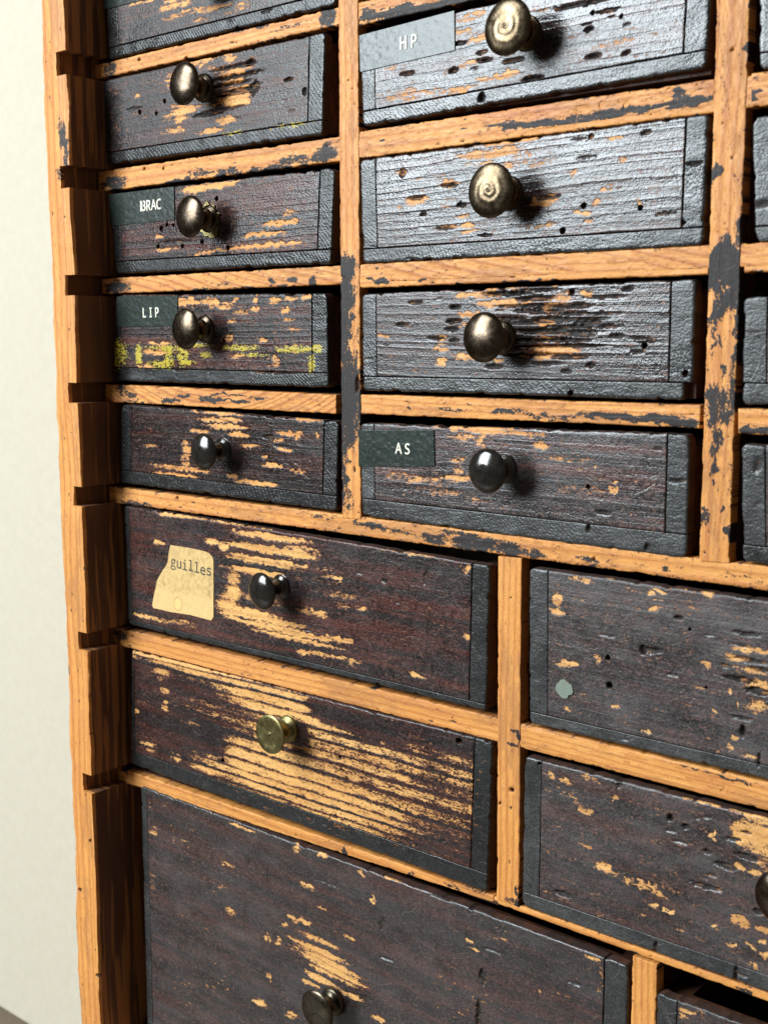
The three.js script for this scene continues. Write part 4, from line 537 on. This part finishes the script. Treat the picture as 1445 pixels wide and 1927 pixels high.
const HEADS = {
  bronze: { base: [[0, 0], [4.7, 0], [4.95, 0.25], [4.9, 0.9], [4.3, 1.35], [3.5, 1.8]], neck: [[3.5, 1.75], [2.9, 2.6], [2.6, 4.0], [2.6, 5.6], [2.8, 6.6], [3.4, 7.4]], head: [[3.2, 7.2], [5.0, 8.1], [6.7, 8.8], [7.32, 9.1], [7.42, 9.35], [7.2, 9.75], [6.3, 10.35], [4.8, 10.9], [3.2, 11.25], [1.6, 11.42], [0, 11.46]] },
  spiral: { base: [[0, 0], [4.6, 0], [4.9, 0.3], [4.85, 0.9], [4.5, 1.3], [4.1, 1.7]], neck: [[4.1, 1.65], [3.7, 2.5], [3.4, 4.0], [3.4, 5.4], [3.7, 6.6], [4.4, 7.5]], head: [[4.2, 7.4], [5.9, 8.3], [7.3, 8.9], [7.75, 9.15], [7.82, 9.4], [7.55, 9.75], [6.5, 10.2], [4.8, 10.6], [3.0, 10.85], [1.4, 10.95], [0.5, 10.95], [0.25, 11.03], [0, 11.05]] },
  black: { base: [[0, 0], [4.2, 0], [4.35, 0.2], [4.3, 0.7], [3.8, 1.1], [3.2, 1.5]], neck: [[3.2, 1.45], [2.7, 2.4], [2.45, 4.2], [2.45, 5.6], [2.7, 6.6], [3.2, 7.4]], head: [[3.0, 7.2], [4.8, 8.1], [6.2, 8.7], [6.65, 9.0], [6.72, 9.3], [6.4, 9.8], [5.5, 10.5], [4.1, 11.0], [2.4, 11.35], [1.0, 11.45], [0, 11.47]] },
  brass: { base: [[0, 0], [4.6, 0], [4.9, 0.25], [4.9, 1.0], [4.4, 1.4], [3.5, 1.8]], neck: [[3.5, 1.75], [2.7, 2.6], [2.4, 4.4], [2.5, 6.2], [3.2, 7.6], [4.6, 8.5]], head: [[4.5, 8.4], [6.2, 8.8], [7.0, 9.15], [7.15, 9.45], [7.0, 9.75], [6.3, 9.95], [5.2, 9.98], [4.1, 9.85], [2.6, 9.8], [1.1, 9.88], [0.55, 10.0], [0.4, 10.3], [0.2, 10.45], [0, 10.48]] },
  dish: { base: [[0, 0], [4.8, 0], [5.2, 0.3], [5.2, 1.2], [4.7, 1.8], [4.0, 2.1]], neck: [[4.0, 2.05], [3.0, 2.8], [2.6, 4.2], [2.7, 5.6], [3.4, 6.8], [4.8, 7.6]], head: [[4.7, 7.5], [6.4, 8.0], [7.4, 8.5], [7.65, 8.85], [7.55, 9.2], [6.8, 9.6], [5.2, 10.0], [3.4, 10.2], [1.4, 10.3], [0.5, 10.35], [0.35, 10.6], [0.15, 10.72], [0, 10.73]] },
};
const latheCache = {};
function turned(pts, smooth) {
  const curve = smooth ? new THREE.SplineCurve(pts.map(([r, z]) => new THREE.Vector2(r, z))).getPoints(40).map((p) => new THREE.Vector2(Math.max(0, p.x) * MM, p.y * MM)) : pts.map(([r, z]) => new THREE.Vector2(r * MM, z * MM));
  const g = new THREE.LatheGeometry(curve, 72);
  g.rotateX(Math.PI / 2);
  return g;
}
function knob(parent, x, y, z, kind, turn) {
  const k = new THREE.Group();
  k.name = 'knob';
  parent.add(k);
  k.position.set(x, y, z); k.rotation.set((turn() - 0.5) * 0.06, (turn() - 0.5) * 0.06, turn() * 6.28, 'XYZ');
  latheCache[kind] ??= ['base', 'neck', 'head'].map((n) => turned(HEADS[kind][n], true));
  ['base', 'neck', 'head'].forEach((n, i) => add(k, n, latheCache[kind][i], patina(kind)));
  return k;
}

// ---------------------------------------------------------------- drawers
const font = await new FontLoader().loadAsync('fonts/droid/droid_sans_regular.typeface.json');
const tapeBump = noiseTex(256, 128, (u, v) => 0.5 + 0.22 * fbm(u * 5, v * 3) + 0.12 * vn(u * 24, v * 12) + 0.05 * vn(u * 90, v * 45));
const tapeMap = noiseTex(256, 128, (u, v) => { const s = 0.5 + 0.5 * fbm(u * 7 + 2, v * 4), k = ss(0.55, 0.8, vn(u * 60, v * 9)); return [0.012 + 0.010 * s + 0.012 * k, 0.018 + 0.013 * s + 0.014 * k, 0.015 + 0.010 * s + 0.012 * k]; }, true);
const tapeMaterial = new THREE.MeshPhysicalMaterial({ map: tapeMap, bumpMap: tapeBump, bumpScale: 0.22 * MM, roughness: 0.26, specularIntensity: 0.7 });
const letterMaterial = new THREE.MeshStandardMaterial({ color: new THREE.Color().setRGB(0.78, 0.75, 0.60), roughness: 0.5 });
function slabFrom(points, z0, z1, ox, oy, bevel) {
  const s = new THREE.Shape(points.map(([x, y]) => new THREE.Vector2((x - ox) * MM, (y - oy) * MM)));
  const g = new THREE.ExtrudeGeometry(s, { depth: (z1 - z0 - bevel) * MM, bevelEnabled: bevel > 0, bevelThickness: bevel * MM, bevelSize: bevel * MM, bevelOffset: -bevel * MM, bevelSegments: 2, curveSegments: 4 });
  g.translate(0, 0, z0 * MM);
  const p = g.attributes.position, uv = g.attributes.uv, xs = points.map((q) => q[0]), ys = points.map((q) => q[1]), x0 = Math.min(...xs), y0 = Math.min(...ys), w = Math.max(...xs) - x0, h = Math.max(...ys) - y0;
  for (let i = 0; i < p.count; i++) uv.setXY(i, (p.getX(i) / MM + ox - x0) / w, (p.getY(i) / MM + oy - y0) / h);
  return g;
}
const TAPES = { R1: ['H', 'P'], R4: ['A', 'S'], L3: ['L', 'I', 'P'], L2: ['B', 'R', 'A', 'C'], L0: [] };
const ADV = { R1: 4.3, R4: 3.7, L3: 3.8, L2: 3.0 }, CAP = { R1: 4.0, R4: 3.6, L3: 3.7, L2: 3.9 };
const LABELS = {
  L0: 'dark drawer with saw-marked bottom strip above the splintered drawer with dull bronze knob',
  L1: 'dark drawer with dull bronze knob, splintered wood beside the knob and no tape',
  L2: 'reddish dark drawer with green-black tape reading BRAC and a crumpled brass washer',
  L3: 'dark red drawer with tape reading LIP and flaking yellow paint band',
  L4: 'dark drawer with small black knob and orange worn streaks, above the typed paper label drawer',
  R1: 'glossy dark drawer with tape reading HP and a spiral turned brass knob',
  R2: 'glossy dark drawer without tape, spiral turned brass knob and round wormholes, under the HP drawer',
  R3: 'dark drawer with deeply gouged splintered wood around its bronze knob',
  R4: 'brown dark drawer with tape reading AS and a black faceted looking knob',
  M0: 'wide dark red drawer with torn yellowed paper label reading guilles and a black knob',
  M1: 'wide drawer worn to bare striped yellow pine with greenish brass knob',
  N0: 'dark drawer with a round grey-green putty spot near its end strip',
  N1: 'dark drawer with scattered orange chips under the putty spot drawer',
  B0: 'large deep dark drawer with striped bare patch above its dished brass knob',
  B1: 'dark drawer below the wide black gap, beside the large deep drawer',
  T1: 'dark drawer across the divider from the HP drawer', T2: 'dark drawer across the divider from the wormholed spiral knob drawer', T3: 'dark drawer across the divider from the deeply gouged drawer', T4: 'dark drawer across the divider from the AS drawer',
  R0: 'dark drawer standing over the HP drawer',
};
DRAWERS.forEach((d, n) => {
  const seed = n + 1, f = faceOf(d, seed), q = d.q, turn = rng(seed * 53 + 9), far = d.id[0] === 'T' || d.id === 'R0' || d.id === 'B1';
  const W = (q[1][0] - q[0][0] + q[2][0] - q[3][0]) / 2, H = (q[0][1] - q[3][1] + q[1][1] - q[2][1]) / 2;
  const xl = (q[0][0] + q[3][0]) / 2, ox = xl + W / 2, oy = Math.min(q[2][1], q[3][1]);
  const t = thing('drawer', LABELS[d.id], 'drawer', 'drawers of the cabinet');
  t.position.set(ox * MM, oy * MM, 0);
  const al = d.jl - xl, ar = d.jr - xl, vb = d.jb, z = 0.75;
  const o = { step: far ? 0.8 : 0.42, z, jitter: 0.3, chips: 1.1, round: 1.6, bevel: 0.8, ox, oy, seed, holes: d.hole, rim: true };
  const faces = [f.material, rimMaterial];
  add(t, 'front_board', board(f, q, al, ar, vb, H, { ...o, out: { t: 1 }, bow: 0.0 }), faces);
  add(t, 'side_board', board(f, q, 0, al, vb, H, { ...o, z: z - 0.05, seed: seed + 40, out: { l: 1, t: 1 } }), faces);
  add(t, 'side_board', board(f, q, ar, W - (d.id === 'R3' ? 0 : 0), vb, H, { ...o, z: z - 0.1, seed: seed + 80, out: { r: 1, t: 1 } }), faces);
  add(t, 'bottom_board', board(f, q, 0, d.id === 'R3' ? W - 2.6 : W, 0, vb, { ...o, z: z - 0.15, seed: seed + 120, out: { l: 1, r: 1, b: 1 } }), faces);
  // the box behind the front, open above
  const D0 = -2.6, D1 = -78, bw = W - 1.4, bh = H - 3, parts = [];
  const bx = (w, h, dp, x, y, zz) => { const g = new THREE.BoxGeometry(w * MM, h * MM, dp * MM); g.translate(x * MM, y * MM, zz * MM); parts.push(g); };
  bx(bw - 12.2, bh, 5, 0, bh / 2 + 0.8, D0 - 2.5);
  bx(6, bh, -D1 + D0, -bw / 2 + 3, bh / 2 + 0.8, (D0 + D1) / 2); bx(6, bh, -D1 + D0, bw / 2 - 3, bh / 2 + 0.8, (D0 + D1) / 2);
  bx(bw - 12.2, 3, -D1 + D0 - 5.2, 0, 2.4, (D0 - 5.1 + D1) / 2);
  add(t, 'drawer_box', mergeGeometries(parts), boxMaterial);
  // knob
  const [kx, ky, kind] = d.knob;
  knob(t, (kx - ox) * MM, (ky - oy) * MM, (z + 0.1) * MM, kind, turn);
  if (d.id === 'L2') {
    const pts = []; for (let i = 0; i < 26; i++) { const a = i / 26 * 6.28318, r = 5.4 + 1.1 * vn(i * 0.9, 4) + (a > 3.6 && a < 5.9 ? 1.6 : 0) + 0.5 * vn(i * 2.3, 9); pts.push([kx + r * Math.cos(a), ky + r * Math.sin(a)]); }
    add(t, 'washer', slabFrom(pts, z + 0.1, z + 0.75, ox, oy, 0.12), patina('brass'));
  }
  // embossed tape
  if (d.label) {
    const tape = add(t, 'label_tape', slabFrom([d.label[3], d.label[2], d.label[1], d.label[0]], z + 0.05, z + 0.42, ox, oy, 0.08), tapeMaterial);
    const word = TAPES[d.id], gs = [], glyph = (c, cx, h) => {
      const g = new TextGeometry(c, { font, size: 10, depth: 1, curveSegments: 5, bevelEnabled: true, bevelThickness: 0.25, bevelSize: 0.22, bevelSegments: 1 });
      g.computeBoundingBox(); const b = g.boundingBox, s = h / (b.max.y - b.min.y);
      g.translate(-(b.min.x + b.max.x) / 2, -(b.min.y + b.max.y) / 2, 0); g.scale(s * 0.95 * MM, s * MM, 0.14 * MM);
      g.translate((cx - ox) * MM, (d.text[1] - oy) * MM, (z + 0.47) * MM); gs.push(g);
    };
    word.forEach((c, i) => glyph(c, d.text[0] + (i - (word.length - 1) / 2) * ADV[d.id], CAP[d.id]));
    if (d.id === 'L2') glyph('E', d.text[0] - 1.5 * ADV.L2 - 1.0, CAP.L2);      // an E struck over the B
    if (gs.length) { const slope = Math.atan2(d.label[1][1] - d.label[0][1], d.label[1][0] - d.label[0][0]); const l = add(tape, 'lettering', mergeGeometries(gs), letterMaterial); l.userData.label = `raised cream letters ${word.join('')}`; void slope; }
  }
  if (d.id === 'M0') {                                   // torn paper label, typed
    const pts = [[-109.1, -22.7], [-98, -22.6], [-89.4, -22.9], [-86.4, -23.4], [-84.6, -24.6], [-84.1, -26], [-84.4, -36], [-84.8, -47.8], [-86.2, -49.4], [-98, -49.0], [-110, -49.5], [-120.6, -49.4], [-121.4, -48.4], [-120.1, -44.1], [-118.9, -41], [-117.9, -37.8], [-115.6, -35], [-114.0, -33.1], [-112.2, -31.4], [-111.0, -29.7], [-110.2, -26]].reverse();
    const cw = 740, ch = 540, cv = document.createElement('canvas'); cv.width = cw; cv.height = ch;
    const c = cv.getContext('2d');
    c.fillStyle = '#cdab70'; c.fillRect(0, 0, cw, ch);
    const rp = rng(404);
    for (let i = 0; i < 5200; i++) { const y = rp() * ch, x = rp() * cw, s = 2 + rp() * 9, low = y > 380; c.fillStyle = rp() < 0.5 ? `rgba(150,112,48,${low ? 0.05 : 0.12})` : `rgba(232,205,140,${low ? 0.12 : 0.06})`; c.fillRect(x, y, s * 1.6, s); }
    for (let i = 0; i < 500; i++) { const x = 40 + rp() * 690, y = -10 + rp() * 370, s = 3 + rp() * 22; c.fillStyle = `rgba(92,70,34,${0.03 + 0.06 * rp()})`; c.beginPath(); c.ellipse(x, y, s * 1.5, s * 0.7, rp() * 3, 0, 7); c.fill(); }
    c.strokeStyle = 'rgba(140,84,34,0.55)'; c.lineWidth = 7; c.beginPath(); c.ellipse(315, 462, 44, 52, 0.1, 0, 7); c.stroke();
    c.fillStyle = 'rgba(226,190,116,0.5)'; c.fill(); c.lineWidth = 4; c.strokeStyle = 'rgba(140,84,34,0.3)'; c.beginPath(); c.ellipse(290, 390, 30, 40, 0.3, 0, 7); c.stroke();
    c.save(); c.translate(238, 168); c.rotate(0.045); c.font = 'bold 116px monospace'; c.fillStyle = '#2b2a24'; c.scale(1.0, 0.95); const step = 69;
    [...'guilles'].forEach((s, i) => { c.globalAlpha = i === 0 ? 0.72 : 0.88; c.fillText(s, i * step, (i % 3) * 3); }); c.restore();
    const map = new THREE.CanvasTexture(cv); map.colorSpace = THREE.SRGBColorSpace;
    const p = add(t, 'paper_label', slabFrom(pts, z + 0.12, z + 0.32, ox, oy, 0), new THREE.MeshStandardMaterial({ map, roughness: 0.75, bumpMap: tapeBump, bumpScale: 0.15 * MM }));
    p.userData.label = 'torn yellowed paper label typed guilles';
  }
  if (d.id === 'N0') {
    const pts = []; for (let i = 0; i < 28; i++) { const a = i / 28 * 6.28318, r = 2.9 + 0.28 * vn(i * 0.7, 2) - (a > 5.2 && a < 5.7 ? 0.7 : 0); pts.push([71.7 + r * Math.cos(a) * 1.05, -47.1 + r * Math.sin(a)]); }
    add(t, 'putty_spot', slabFrom(pts, z, z + 0.45, ox, oy, 0.15), new THREE.MeshStandardMaterial({ color: new THREE.Color().setRGB(0.17, 0.20, 0.155), roughness: 0.6, bumpMap: tapeBump, bumpScale: 0.2 * MM }));
  }
});

renderer.render(scene, camera);
